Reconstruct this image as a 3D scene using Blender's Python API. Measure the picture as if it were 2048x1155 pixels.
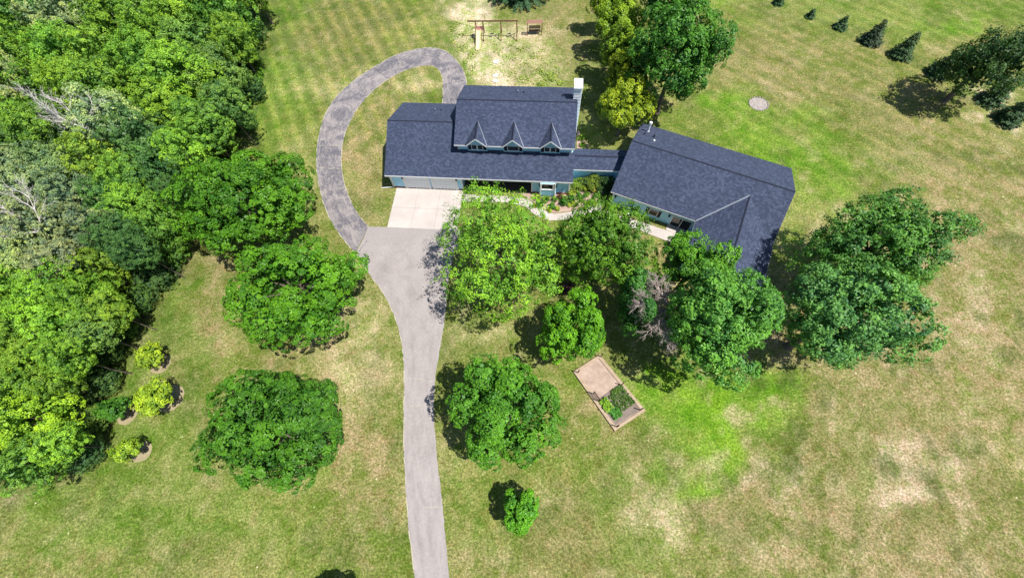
import bpy, math, random
import numpy as np
from mathutils import Vector, Matrix
R_ = math.radians
for o in list(bpy.data.objects): bpy.data.objects.remove(o)
SC = bpy.context.scene
COL = SC.collection
# ------------------------------------------------------------------ camera
F = 809.6; TH = R_(24.466); RO = R_(-4.899); H = 42.0
_r0 = np.array([1, 0, 0.]); _u0 = np.array([0, math.cos(TH), math.sin(TH)]); D0 = np.array([0, math.sin(TH), -math.cos(TH)])
CR = _r0*math.cos(RO) + _u0*math.sin(RO); CU = _u0*math.cos(RO) - _r0*math.sin(RO); CC = np.array([0, 0, H])
cam = bpy.data.cameras.new('camera'); co = bpy.data.objects.new('camera', cam); COL.objects.link(co)
cam.sensor_fit = 'HORIZONTAL'; cam.sensor_width = 36; cam.lens = 36*F/2048
cam.clip_start = .5; cam.clip_end = 4000
co.matrix_world = Matrix(((CR[0], CU[0], -D0[0], 0), (CR[1], CU[1], -D0[1], 0), (CR[2], CU[2], -D0[2], H), (0, 0, 0, 1)))
SC.camera = co
# ------------------------------------------------------------------ light
SUN_EL, SUN_AZ = 64.0, -25.0            # azimuth counted from +X towards +Y
w = bpy.data.worlds.new('World'); SC.world = w; w.use_nodes = True
nt = w.node_tree; bg = nt.nodes['Background']
sky = nt.nodes.new('ShaderNodeTexSky'); sky.sky_type = 'NISHITA'; sky.sun_disc = False
sky.sun_elevation = R_(SUN_EL); sky.sun_rotation = R_(90 - SUN_AZ)
sky.air_density = 1.0; sky.dust_density = .6; sky.ozone_density = 1.5
nt.links.new(sky.outputs[0], bg.inputs[0]); bg.inputs[1].default_value = 0.085
sl = bpy.data.lights.new('sun', 'SUN'); sl.energy = 5.0; sl.angle = R_(.5); sl.color = (1, .955, .89)
so = bpy.data.objects.new('sun', sl); COL.objects.link(so)
sd = Vector((math.cos(R_(SUN_EL))*math.cos(R_(SUN_AZ)), math.cos(R_(SUN_EL))*math.sin(R_(SUN_AZ)), math.sin(R_(SUN_EL))))
so.rotation_euler = sd.to_track_quat('Z', 'Y').to_euler(); so.location = (60, -40, 100)
SC.view_settings.view_transform = 'Standard'; SC.view_settings.look = 'None'
SC.view_settings.exposure = 0.62; SC.view_settings.gamma = 1
SC.cycles.max_bounces = 6; SC.cycles.diffuse_bounces = 3; SC.cycles.transmission_bounces = 3
SC.cycles.use_denoising = True

# ------------------------------------------------------------------ helpers
def at(x, y, z=0.0):
    d = CR*(x-1024)/F - CU*(y-577.5)/F + D0
    return CC + d*(z-H)/d[2]
def at2(x, y, z=0.0):
    p = at(x, y, z); return (float(p[0]), float(p[1]))
def mpp(p):                              # metres per photo pixel at a world point
    return float((np.array(p)-CC) @ D0)/F

def mat(name, base, rough=.8, spec=.2, build=None, metal=0):
    m = bpy.data.materials.new(name); m.use_nodes = True
    p = m.node_tree.nodes['Principled BSDF']
    p.inputs['Base Color'].default_value = (*base, 1); p.inputs['Roughness'].default_value = rough
    p.inputs['Specular IOR Level'].default_value = spec; p.inputs['Metallic'].default_value = metal
    if build: build(m.node_tree, p)
    return m
class N:                                 # tiny node helper
    def __init__(s, t): s.t = t
    def n(s, typ, ins=None, **kw):
        k = s.t.nodes.new('ShaderNode'+typ)
        for a, v in kw.items(): setattr(k, a, v)
        for a, v in (ins or {}).items():
            if hasattr(v, 'node'): s.t.links.new(v, k.inputs[a])
            else: k.inputs[a].default_value = v
        return k
    def mix(s, f, a, b, mode='MIX'):
        k = s.t.nodes.new('ShaderNodeMix'); k.data_type = 'RGBA'; k.blend_type = mode
        for i, v in ((0, f), (6, a), (7, b)):
            if hasattr(v, 'node'): s.t.links.new(v, k.inputs[i])
            else: k.inputs[i].default_value = v if i == 0 else (*v, 1)
        return k.outputs[2]
    def ramp(s, f, stops):
        k = s.t.nodes.new('ShaderNodeValToRGB'); s.t.links.new(f, k.inputs[0])
        e = k.color_ramp.elements
        while len(e) < len(stops): e.new(.5)
        for el, (p, c) in zip(e, stops): el.position = p; el.color = (c, c, c, 1) if isinstance(c, (int, float)) else (*c, 1)
        return k.outputs[0]
    def noise(s, vec, scale, detail=4, rough=.6, dist=0):
        return s.n('TexNoise', {'Vector': vec, 'Scale': scale, 'Detail': detail, 'Roughness': rough, 'Distortion': dist}).outputs[0]
    def math(s, op, a, b=0.0, clamp=False):
        k = s.t.nodes.new('ShaderNodeMath'); k.operation = op; k.use_clamp = clamp
        for i, v in ((0, a), (1, b)):
            if hasattr(v, 'node'): s.t.links.new(v, k.inputs[i])
            else: k.inputs[i].default_value = v
        return k.outputs[0]
    def pos(s): return s.n('NewGeometry').outputs['Position']
    def bump(s, h, strength, dist, p):
        b = s.n('Bump', {'Height': h, 'Strength': strength, 'Distance': dist}); s.t.links.new(b.outputs[0], p.inputs['Normal'])

def link(name, me, parent=None, m=None, col=None):
    o = bpy.data.objects.new(name, me); COL.objects.link(o)
    if parent is not None: o.parent = parent
    if m is not None and me is not None and not me.materials: me.materials.append(m)
    if col: o.color = (*col, 1)
    return o
def thing(name, label, cat, loc=(0, 0, 0), rz=0, group=None):
    o = bpy.data.objects.new(name, None); COL.objects.link(o)
    o.empty_display_size = .3; o.location = loc; o.rotation_euler = (0, 0, rz)
    o['label'] = label; o['category'] = cat
    if group: o['group'] = group
    return o
def tag(o, label, cat, group=None):
    o['label'] = label; o['category'] = cat
    if group: o['group'] = group
    return o
def struct(o, kind='structure'):
    o['kind'] = kind; return o

class MB:                                # mesh collector
    def __init__(s): s.v = []; s.f = []; s.uv = []
    def poly(s, pts, uvs=None):
        b = len(s.v); s.v += [tuple(map(float, p)) for p in pts]; s.f.append(tuple(range(b, b+len(pts))))
        s.uv += (uvs if uvs else [(p[0], p[1]) for p in pts])
    def box(s, a, b):
        (x0, y0, z0), (x1, y1, z1) = a, b
        if x0 > x1: x0, x1 = x1, x0
        if y0 > y1: y0, y1 = y1, y0
        if z0 > z1: z0, z1 = z1, z0
        P = [(x0, y0, z0), (x1, y0, z0), (x1, y1, z0), (x0, y1, z0), (x0, y0, z1), (x1, y0, z1), (x1, y1, z1), (x0, y1, z1)]
        for q in ((0, 3, 2, 1), (4, 5, 6, 7), (0, 1, 5, 4), (1, 2, 6, 5), (2, 3, 7, 6), (3, 0, 4, 7)):
            s.poly([P[i] for i in q])
    def slab(s, top, th, axis=None):     # thick slab under a planar polygon; uv metres along eave / slope
        top = [Vector(p) for p in top]
        n = (top[1]-top[0]).cross(top[2]-top[0]).normalized()
        if n.z < 0: top = top[::-1]; n = -n
        ex = Vector(axis).normalized() if axis else Vector((1, 0, 0)); ex = (ex - n*ex.dot(n)).normalized(); ey = n.cross(ex)
        uv = [(p.dot(ex), p.dot(ey)) for p in top]
        bot = [p - Vector((0, 0, th)) for p in top]
        s.poly(top, uv); s.poly(bot[::-1])
        k = len(top)
        for i in range(k):
            j = (i+1) % k; s.poly([top[i], bot[i], bot[j], top[j]])
    def prism(s, prof, u0, u1):          # profile in (v,z) extruded along u
        a = [(u0, v, z) for v, z in prof]; b = [(u1, v, z) for v, z in prof]; k = len(prof)
        s.poly(a[::-1]); s.poly(b)
        for i in range(k):
            j = (i+1) % k; s.poly([a[i], a[j], b[j], b[i]])
    def tube(s, p0, p1, r0, r1=None, n=6, cap=True):
        r1 = r0 if r1 is None else r1
        p0 = Vector(p0); p1 = Vector(p1); d = (p1-p0)
        if d.length < 1e-6: return
        d.normalize(); a = d.orthogonal().normalized(); b = d.cross(a)
        A = [p0+(a*math.cos(t)+b*math.sin(t))*r0 for t in [2*math.pi*i/n for i in range(n)]]
        B = [p1+(a*math.cos(t)+b*math.sin(t))*r1 for t in [2*math.pi*i/n for i in range(n)]]
        for i in range(n):
            j = (i+1) % n; s.poly([A[i], A[j], B[j], B[i]])
        if cap: s.poly(A[::-1]); s.poly(B)
    def build(s, name, m, parent=None, col=None, smooth=False):
        me = bpy.data.meshes.new(name); me.from_pydata(s.v, [], s.f)
        uvl = me.uv_layers.new(name='UVMap'); uvl.data.foreach_set('uv', np.array(s.uv, dtype=np.float32).ravel())
        if smooth: me.shade_smooth()
        me.materials.append(m); me.update()
        return link(name, me, parent, None, col)

def densify(pts, step=.5, wob=0, seed=0, closed=True):
    rng = random.Random(seed); out = []; k = len(pts)
    for i in range(k if closed else k-1):
        a = pts[i]; b = pts[(i+1) % k]; L = math.hypot(b[0]-a[0], b[1]-a[1]); n = max(1, int(L/step))
        for j in range(n):
            t = j/n; out.append((a[0]+(b[0]-a[0])*t+rng.uniform(-wob, wob), a[1]+(b[1]-a[1])*t+rng.uniform(-wob, wob)))
    return out
def smooth_line(pts, n=6):               # Catmull-Rom through an open line
    P = [pts[0]]+list(pts)+[pts[-1]]; out = []
    for i in range(1, len(P)-2):
        for j in range(n):
            t = j/n
            out.append(tuple(.5*((2*P[i][k])+(-P[i-1][k]+P[i+1][k])*t+(2*P[i-1][k]-5*P[i][k]+4*P[i+1][k]-P[i+2][k])*t*t+(-P[i-1][k]+3*P[i][k]-3*P[i+1][k]+P[i+2][k])*t**3) for k in (0, 1)))
    out.append(tuple(pts[-1])); return out
def sheet(name, pts, z, m, parent=None, th=0):
    import bmesh
    bm = bmesh.new()
    vs = [bm.verts.new((x, y, z)) for x, y in pts]; f = bm.faces.new(vs)
    if f.normal.z < 0: f.normal_flip()
    if th:
        r = bmesh.ops.extrude_face_region(bm, geom=[f]); 
        for g in r['geom']:
            if isinstance(g, bmesh.types.BMVert): g.co.z = z-th
        bmesh.ops.recalc_face_normals(bm, faces=bm.faces)
    bmesh.ops.triangulate(bm, faces=bm.faces)
    me = bpy.data.meshes.new(name); bm.to_mesh(me); bm.free(); me.materials.append(m)
    return link(name, me, parent)
def px(pts, z=0): return [at2(*p, z) for p in pts]

# ------------------------------------------------------------------ materials
def leaf_build(t, p):
    k = N(t)
    oc = k.n('ObjectInfo').outputs['Color']
    tone = k.n('Attribute', attribute_name='tone').outputs['Fac']
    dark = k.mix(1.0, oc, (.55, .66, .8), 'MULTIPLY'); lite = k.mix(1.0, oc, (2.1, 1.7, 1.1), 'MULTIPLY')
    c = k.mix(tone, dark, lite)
    t.links.new(c, p.inputs['Base Color']); p.inputs['Roughness'].default_value = .45; p.inputs['Specular IOR Level'].default_value = .22
    tr = k.n('BsdfTranslucent'); c2 = k.mix(1.0, c, (1.5, 1.35, .45), 'MULTIPLY'); t.links.new(c2, tr.inputs[0])
    mx = k.n('MixShader', {0: .22}); t.links.new(p.outputs[0], mx.inputs[1]); t.links.new(tr.outputs[0], mx.inputs[2])
    t.links.new(mx.outputs[0], t.nodes['Material Output'].inputs[0])
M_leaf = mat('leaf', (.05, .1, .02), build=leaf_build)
def needle_build(t, p):
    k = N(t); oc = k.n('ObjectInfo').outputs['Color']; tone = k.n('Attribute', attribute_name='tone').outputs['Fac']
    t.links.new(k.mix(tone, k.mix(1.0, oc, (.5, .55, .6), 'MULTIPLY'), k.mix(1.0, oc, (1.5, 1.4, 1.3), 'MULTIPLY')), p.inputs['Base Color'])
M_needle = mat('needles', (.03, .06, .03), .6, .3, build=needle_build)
def bark_build(t, p):
    k = N(t); n = k.noise(k.pos(), 9, 5)
    t.links.new(k.ramp(n, [(.3, (.06, .045, .035)), (.7, (.17, .14, .115))]), p.inputs['Base Color'])
M_bark = mat('bark', (.1, .08, .06), build=bark_build)
M_dead = mat('dead_wood', (.36, .30, .27), .85)
M_bare = mat('bare_wood', (.5, .46, .44), .85)
def shingle_build(t, p):
    k = N(t); uv = k.n('UVMap').outputs[0]
    br = k.n('TexBrick', {'Vector': uv, 'Color1': (0, 0, 0, 1), 'Color2': (1, 1, 1, 1), 'Mortar': (.25, .25, .25, 1), 'Scale': 1.0, 'Mortar Size': .008, 'Brick Width': .27, 'Row Height': .20, 'Bias': 0.0}, offset=.43, offset_frequency=2, squash=1.0)
    sx = k.n('Mapping', {'Vector': uv, 'Scale': (1.0, 1.5, 1.0)}).outputs[0]
    n1 = k.noise(sx, 4.2, 2, .9); n2 = k.noise(k.pos(), .35, 3); n3 = k.noise(uv, 45, 2)
    v = k.math('ADD', k.math('ADD', k.math('MULTIPLY', br.outputs[0], .40), .06), k.math('MULTIPLY', n1, .55))
    v = k.math('ADD', v, k.math('MULTIPLY', k.math('SUBTRACT', n2, .5), .22)); v = k.math('ADD', v, k.math('MULTIPLY', k.math('SUBTRACT', n3, .5), .35))
    c = k.ramp(v, [(.22, (.022, .029, .056)), (.55, (.038, .050, .087)), (.78, (.060, .077, .128)), (.98, (.12, .15, .22))])
    t.links.new(c, p.inputs['Base Color']); k.bump(v, .15, .01, p)
M_shingle = mat('shingles', (.05, .06, .09), .9, .25, build=shingle_build)
M_ridge_shadow = mat('ridge_shadow_cap', (.018, .022, .038), .9, .2)  # near-black colour carries the shadow line of the ridge vent
def siding_build(t, p):
    k = N(t); n = k.noise(k.pos(), 1.5, 4)
    t.links.new(k.ramp(n, [(.3, (.36, .69, .92)), (.7, (.43, .75, .95))]), p.inputs['Base Color'])
M_siding = mat('pale_blue_siding', (.45, .62, .7), .6, .3, build=siding_build)
def paint_build(t, p):
    k = N(t); n = k.noise(k.pos(), 2.5, 4)
    t.links.new(k.ramp(n, [(.3, (.72, .74, .76)), (.7, (.82, .83, .83))]), p.inputs['Base Color'])
M_white = mat('white_paint', (.8, .81, .82), .5, .3, build=paint_build)
M_door = mat('garage_door_paint', (.80, .84, .88), .5, .3)
M_shutter = mat('black_shutter', (.012, .013, .022), .5, .3)
M_glass = mat('dark_glass', (.015, .02, .025), .06, .6)
M_brick = mat('brick_base', (.30, .12, .08), .9, .1)
M_porch_shade = mat('porch_shade_floor', (.05, .045, .045), .8)  # porch floor, darkened to stand for the recess's deep shade
M_metal = mat('galvanised', (.22, .24, .28), .5, .5, metal=.3)
M_dark = mat('dark_metal', (.02, .02, .022), .5, .4)
M_blind = mat('blind', (.45, .38, .32), .8)
def conc_build(t, p):
    k = N(t); n = k.noise(k.pos(), .5, 5); f = k.noise(k.pos(), 14, 4)
    v = k.math('ADD', k.math('MULTIPLY', n, .7), k.math('MULTIPLY', f, .3))
    t.links.new(k.ramp(v, [(.3, (.36, .32, .295)), (.7, (.47, .425, .395))]), p.inputs['Base Color'])
M_conc = mat('concrete', (.5, .46, .42), .85, .2, build=conc_build)
def asphalt_build(dark):
    def b(t, p):
        k = N(t); P = k.pos()
        uv = k.n('UVMap').outputs[0]     # v runs along the drive
        st = k.n('Mapping', {'Vector': uv, 'Scale': (1.5, .42, 1)}).outputs[0]
        n = k.noise(P, .25, 4); s1 = k.noise(st, 1.1, 3, .6, .3); f = k.noise(P, 25, 3, .8); g = k.noise(P, 3.5, 5, .7)
        v = k.math('ADD', k.math('MULTIPLY', n, .3), k.math('MULTIPLY', s1, .7))
        c = k.ramp(v, [(.30, (.222, .198, .190)), (.52, (.28, .252, .243)), (.8, (.325, .298, .285))])
        if dark:                         # worn, resealed streaks on the old loop
            s2 = k.noise(st, 1.7, 5, .72, 1.6); s3 = k.noise(P, .30, 4, .65, 1.2)
            q = k.math('ADD', k.math('MULTIPLY', s2, .50), k.math('MULTIPLY', s3, .50))
            c = k.mix(k.ramp(q, [(.43, .08), (.57, .85)]), c, (.075, .075, .095))
        c = k.mix(.25, c, k.ramp(f, [(.25, .35), (.75, .68)]), 'OVERLAY'); c = k.mix(.25, c, k.ramp(g, [(.25, .25), (.75, .75)]), 'OVERLAY')
        t.links.new(c, p.inputs['Base Color']); k.bump(f, .3, .01, p)
    return b
M_asph = mat('asphalt', (.25, .24, .25), .9, .15, build=asphalt_build(False))
M_asph_old = mat('worn_asphalt', (.2, .2, .22), .9, .15, build=asphalt_build(True))
M_crack = mat('crack_filler', (.38, .35, .27), .9)
M_crack_dark = mat('dark_crack', (.05, .05, .06), .9)
def noisy(name, c0, c1, sc=3, rough=.9, fine=18):
    def b(t, p):
        k = N(t); n = k.noise(k.pos(), sc, 5, .7); f = k.noise(k.pos(), fine, 3, .7)
        t.links.new(k.ramp(k.math('ADD', k.math('MULTIPLY', n, .6), k.math('MULTIPLY', f, .4)), [(.32, c0), (.68, c1)]), p.inputs['Base Color'])
        k.bump(f, .5, .03, p)
    return mat(name, c1, rough, .15, build=b)
M_mulch = noisy('pink_mulch', (.24, .14, .11), (.46, .35, .30), 1.5)
M_ringmulch = noisy('ring_mulch', (.20, .17, .09), (.34, .28, .18), 2)
M_ash = noisy('ash', (.14, .12, .11), (.44, .39, .36), 3)
M_soil = noisy('garden_soil', (.12, .09, .075), (.24, .20, .17), 2)
M_sand = noisy('trodden_soil', (.22, .155, .125), (.46, .36, .29), 1.1)
M_board = noisy('weathered_board', (.26, .19, .13), (.42, .33, .24), 2)
M_post = mat('dark_post', (.05, .03, .025), .8)
M_redwood = mat('red_stained_wood', (.14, .06, .042), .7)
M_rust = mat('red_slats', (.34, .17, .14), .7)
M_slide = mat('yellow_plastic', (.85, .72, .34), .35, .4)
M_stone = mat('pale_stone', (.5, .49, .47), .8)
M_litter = noisy('leaf_litter', (.02, .02, .01), (.07, .06, .03), .8)

# ------------------------------------------------------------------ ground
# turf colour varies by patch (green, lime, straw, dry): albedo of the grass itself
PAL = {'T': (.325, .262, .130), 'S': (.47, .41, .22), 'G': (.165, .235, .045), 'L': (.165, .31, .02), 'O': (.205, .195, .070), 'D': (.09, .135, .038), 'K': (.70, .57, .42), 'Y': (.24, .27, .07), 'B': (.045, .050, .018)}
BL = [  # photo x, y, rx, ry, tint, strength
 (560,90,130,120,'G',.9),(640,40,90,60,'O',.7),(520,220,40,110,'G',.9),(560,190,40,90,'L',.35),(700,160,110,35,'S',.7),(610,330,35,70,'S',.5),(660,100,80,30,'T',.5),(700,50,120,60,'O',.6),(590,250,50,60,'Y',.6),(860,60,60,40,'Y',.6),
 (780,220,70,60,'T',.75),(830,170,40,30,'S',.6),(730,320,40,80,'T',.7),(740,400,40,50,'T',.6),(700,360,20,40,'Y',.4),(860,190,20,30,'S',.5),(755,350,16,40,'O',.6),
 (430,540,50,60,'T',.75),(400,640,50,60,'T',.8),(430,690,80,40,'T',.7),(600,715,140,22,'T',.8),(740,560,30,90,'T',.8),(735,690,55,90,'S',.75),(715,830,45,100,'T',.75),(720,760,35,50,'S',.6),(705,960,45,120,'T',.75),(735,1100,30,60,'T',.5),(785,1000,12,120,'T',.5),(780,1050,25,100,'Y',.4),
 (360,600,22,80,'L',.4),(300,650,70,80,'G',.7),(455,700,25,50,'L',.35),(270,760,60,60,'G',.7),(250,830,110,60,'G',.8),(360,820,70,20,'T',.6),(330,870,60,40,'G',.7),(120,1010,120,50,'G',.75),(220,1040,150,70,'Y',.7),(60,1100,60,40,'G',.6),(130,1130,60,30,'T',.4),(360,1120,80,45,'T',.5),(480,1050,90,60,'G',.5),(640,960,50,45,'L',.35),(560,1120,90,50,'Y',.5),(430,980,60,20,'Y',.6),(480,860,60,60,'D',.4),(20,1050,40,60,'T',.5),
 (960,680,50,25,'S',.6),(930,640,30,20,'G',.6),(1000,960,90,60,'Y',.6),(930,1050,20,90,'G',.6),(960,1120,60,40,'T',.6),(1100,1060,60,60,'O',.6),(1170,860,70,40,'T',.8),(1150,740,40,50,'Y',.5),(1060,1130,60,40,'T',.55),(1250,930,70,50,'T',.75),(1310,960,60,40,'S',.5),(1350,1050,50,90,'S',.6),(1240,1030,28,80,'G',.7),(1215,940,25,40,'G',.6),(1180,1060,50,60,'O',.5),
 (1330,790,80,50,'L',.6),(1420,760,100,40,'L',.55),(1390,870,70,70,'L',.8),(1450,790,130,50,'L',.7),(1600,790,90,50,'L',.5),(1480,840,80,50,'L',.75),(1560,800,70,60,'L',.6),(1370,820,30,30,'D',.3),(1400,920,50,25,'L',.6),(1300,880,60,30,'G',.6),(1590,900,120,40,'O',.7),(1730,900,50,45,'L',.55),(1720,900,45,35,'D',.4),(1650,800,60,50,'T',.5),(1830,820,50,50,'G',.45),(1700,1030,28,50,'D',.6),(1430,1040,35,30,'D',.6),(1480,1080,60,40,'D',.4),(1560,1090,40,30,'D',.4),(1790,1060,25,25,'D',.4),
 (1560,980,110,50,'T',.7),(1850,930,120,90,'T',.8),(1830,960,60,40,'K',.45),(1950,740,100,170,'T',.75),(1930,600,30,80,'K',.5),(1990,900,60,60,'Y',.5),(1950,1030,90,70,'O',.55),(1650,1130,250,35,'T',.75),(1980,1120,90,50,'T',.5),(1330,1010,40,40,'K',.4),(1530,950,50,30,'K',.3),
 (1420,210,50,30,'L',.65),(1500,250,100,50,'L',.8),(1590,290,100,50,'L',.7),(1640,340,70,50,'L',.5),(1600,420,50,60,'Y',.8),(1680,390,60,60,'L',.4),(1440,60,60,50,'O',.6),(1500,110,70,50,'O',.7),(1430,10,40,20,'L',.5),(1600,150,140,80,'T',.5),(1700,230,120,60,'O',.6),(1850,250,80,60,'T',.7),(1850,330,140,60,'T',.5),(1980,350,90,70,'T',.5),(1780,330,60,50,'G',.45),(1700,20,150,40,'G',.6),(1850,40,140,40,'G',.55),(1920,50,80,30,'L',.5),(1780,30,100,20,'Y',.5),(2000,10,90,30,'G',.6),(1930,90,60,25,'T',.5),(1970,215,50,14,'K',.9),(2005,245,40,12,'K',.7),(1740,110,50,20,'T',.6),(1870,160,60,25,'T',.6),(1570,460,30,30,'Y',.6),(1440,330,80,60,'Y',.3),(1920,430,90,60,'T',.5),(1590,240,60,30,'L',.3),
 (945,25,28,40,'K',.95),(925,5,28,20,'K',.9),(985,100,28,35,'K',.6),(970,140,22,40,'K',.9),(1000,155,20,30,'K',.85),(1010,75,40,14,'K',.8),(1060,90,60,30,'S',.7),(1040,120,60,40,'S',.6),(1095,130,50,30,'S',.7),(1105,160,22,18,'L',.8),(1060,160,30,15,'Y',.6),(1130,40,60,50,'T',.5),(1150,110,40,50,'O',.55),(1180,10,50,25,'T',.5),(1180,180,20,60,'G',.6),(950,40,34,55,'K',1.0),(990,150,34,40,'K',1.0),(1060,130,60,50,'K',.7),(1080,110,50,30,'S',.8),(1060,150,50,30,'S',.7),(1000,95,40,20,'K',.6),(1700,620,400,60,'T',.25),(1900,480,60,80,'T',.6),(1760,850,150,60,'O',.5),(1600,1040,120,40,'O',.5),(1450,1000,80,40,'T',.5),(1980,650,60,100,'T',.6),(560,40,80,60,'G',.7),(180,1000,220,90,'G',.6),(400,1060,200,70,'G',.45),(300,760,90,130,'G',.5),(560,1020,90,50,'Y',.5),(1880,1080,100,50,'O',.5),(1440,800,120,70,'L',.5),(1130,950,50,60,'Y',.4),(1190,255,25,30,'Y',.6),(1210,290,25,15,'Y',.5),(925,85,14,40,'L',.35),(935,140,7,30,'L',.5),(915,60,14,30,'G',.5),
 (1310,500,35,50,'Y',.75),(1265,545,25,25,'G',.5),(960,410,50,25,'G',.7),(1130,560,40,40,'G',.6),(1300,660,80,60,'G',.6),(1240,780,20,20,'G',.4)]
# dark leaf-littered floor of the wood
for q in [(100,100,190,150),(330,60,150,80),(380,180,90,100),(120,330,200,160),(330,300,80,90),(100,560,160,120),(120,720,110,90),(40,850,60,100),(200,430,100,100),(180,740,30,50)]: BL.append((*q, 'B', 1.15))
nx, ny = 760, 560
X0, X1, Y0, Y1 = -170., 170., -70., 185.
gx = np.linspace(X0, X1, nx); gy = np.linspace(Y0, Y1, ny)
gx = np.concatenate([[-1500, -600, -300], gx, [300, 600, 1500]]); gy = np.concatenate([[-1500, -500, -200], gy, [300, 700, 1500]])
GX, GY = np.meshgrid(gx, gy); P = np.stack([GX.ravel(), GY.ravel(), np.zeros(GX.size)], 1)
colr = np.tile(np.array([.228, .238, .075]), (len(P), 1))
rg = np.random.default_rng(4)
def wob(P, seed, octs):                  # smooth pseudo-noise, about -1..1
    r = np.random.default_rng(seed); o = np.zeros(len(P))
    for wl, amp in octs:
        for _ in range(5):
            a = r.uniform(0, 2*np.pi); k = 2*np.pi/(wl*r.uniform(.7, 1.4)); o += amp/2.2*np.sin((P[:, 0]*np.cos(a)+P[:, 1]*np.sin(a))*k+r.uniform(0, 6.28)+1.3*np.sin((P[:, 0]*np.sin(a)-P[:, 1]*np.cos(a))*k*.7+r.uniform(0, 6)))
    return o
WX = wob(P, 1, ((14, 1.6), (6, 1.1), (2.6, .6))); WY = wob(P, 2, ((14, 1.6), (6, 1.1), (2.6, .6))); PW = P[:, :2]+np.stack([WX, WY], 1)
WM = wob(P, 3, ((9, .5), (3.5, .45), (1.6, .3)))
side = np.clip((PW[:, 0]-6+.35*PW[:, 1])/20, 0, 1)*np.clip((36-PW[:, 1])/14, 0, 1)
ws = (.85*side)[:, None]; colr = colr*(1-ws)+np.array([.305, .248, .125])*ws
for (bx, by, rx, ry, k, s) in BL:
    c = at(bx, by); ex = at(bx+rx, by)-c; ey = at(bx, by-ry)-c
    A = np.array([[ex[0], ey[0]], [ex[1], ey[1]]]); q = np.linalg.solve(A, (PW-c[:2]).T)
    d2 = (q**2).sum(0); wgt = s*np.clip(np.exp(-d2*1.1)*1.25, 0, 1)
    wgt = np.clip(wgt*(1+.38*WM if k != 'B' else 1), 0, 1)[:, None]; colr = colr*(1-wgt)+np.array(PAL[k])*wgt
# free mottling: greener hollows and straw-coloured thin turf, stronger on the dry right-hand side
m1 = wob(P, 11, ((11, .6), (4.5, .5), (2, .3))); m2 = wob(P, 12, ((8, .5), (3.2, .5), (1.5, .35))); side = side*.8
w1 = (np.clip(m1-.2, 0, 1)*(.45+.4*side))[:, None]; colr = colr*(1-w1)+np.array([.125, .145, .05])*w1
w2 = (np.clip(m2-.25, 0, 1)*(.30+.60*side))[:, None]; colr = colr*(1-w2)+np.array([.42, .355, .20])*w2
W_, H_ = len(gx), len(gy)
idx = (np.arange(H_-1)[:, None]*W_+np.arange(W_-1)[None, :]).ravel()
faces = np.stack([idx, idx+1, idx+1+W_, idx+W_], 1)
def np_mesh(name, V, Fq):
    me = bpy.data.meshes.new(name); me.vertices.add(len(V)); me.vertices.foreach_set('co', V.astype(np.float32).ravel())
    k = Fq.shape[1]; me.loops.add(Fq.size); me.loops.foreach_set('vertex_index', Fq.astype(np.int32).ravel())
    me.polygons.add(len(Fq)); me.polygons.foreach_set('loop_start', np.arange(0, Fq.size, k, dtype=np.int32))
    me.update(calc_edges=True); return me
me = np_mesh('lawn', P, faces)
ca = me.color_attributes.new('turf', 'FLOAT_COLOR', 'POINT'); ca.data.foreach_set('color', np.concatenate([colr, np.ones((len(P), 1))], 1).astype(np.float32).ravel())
def stripe_dir(a, b):
    p = at(*a); q = at(*b); return math.atan2(q[1]-p[1], q[0]-p[0])
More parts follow.
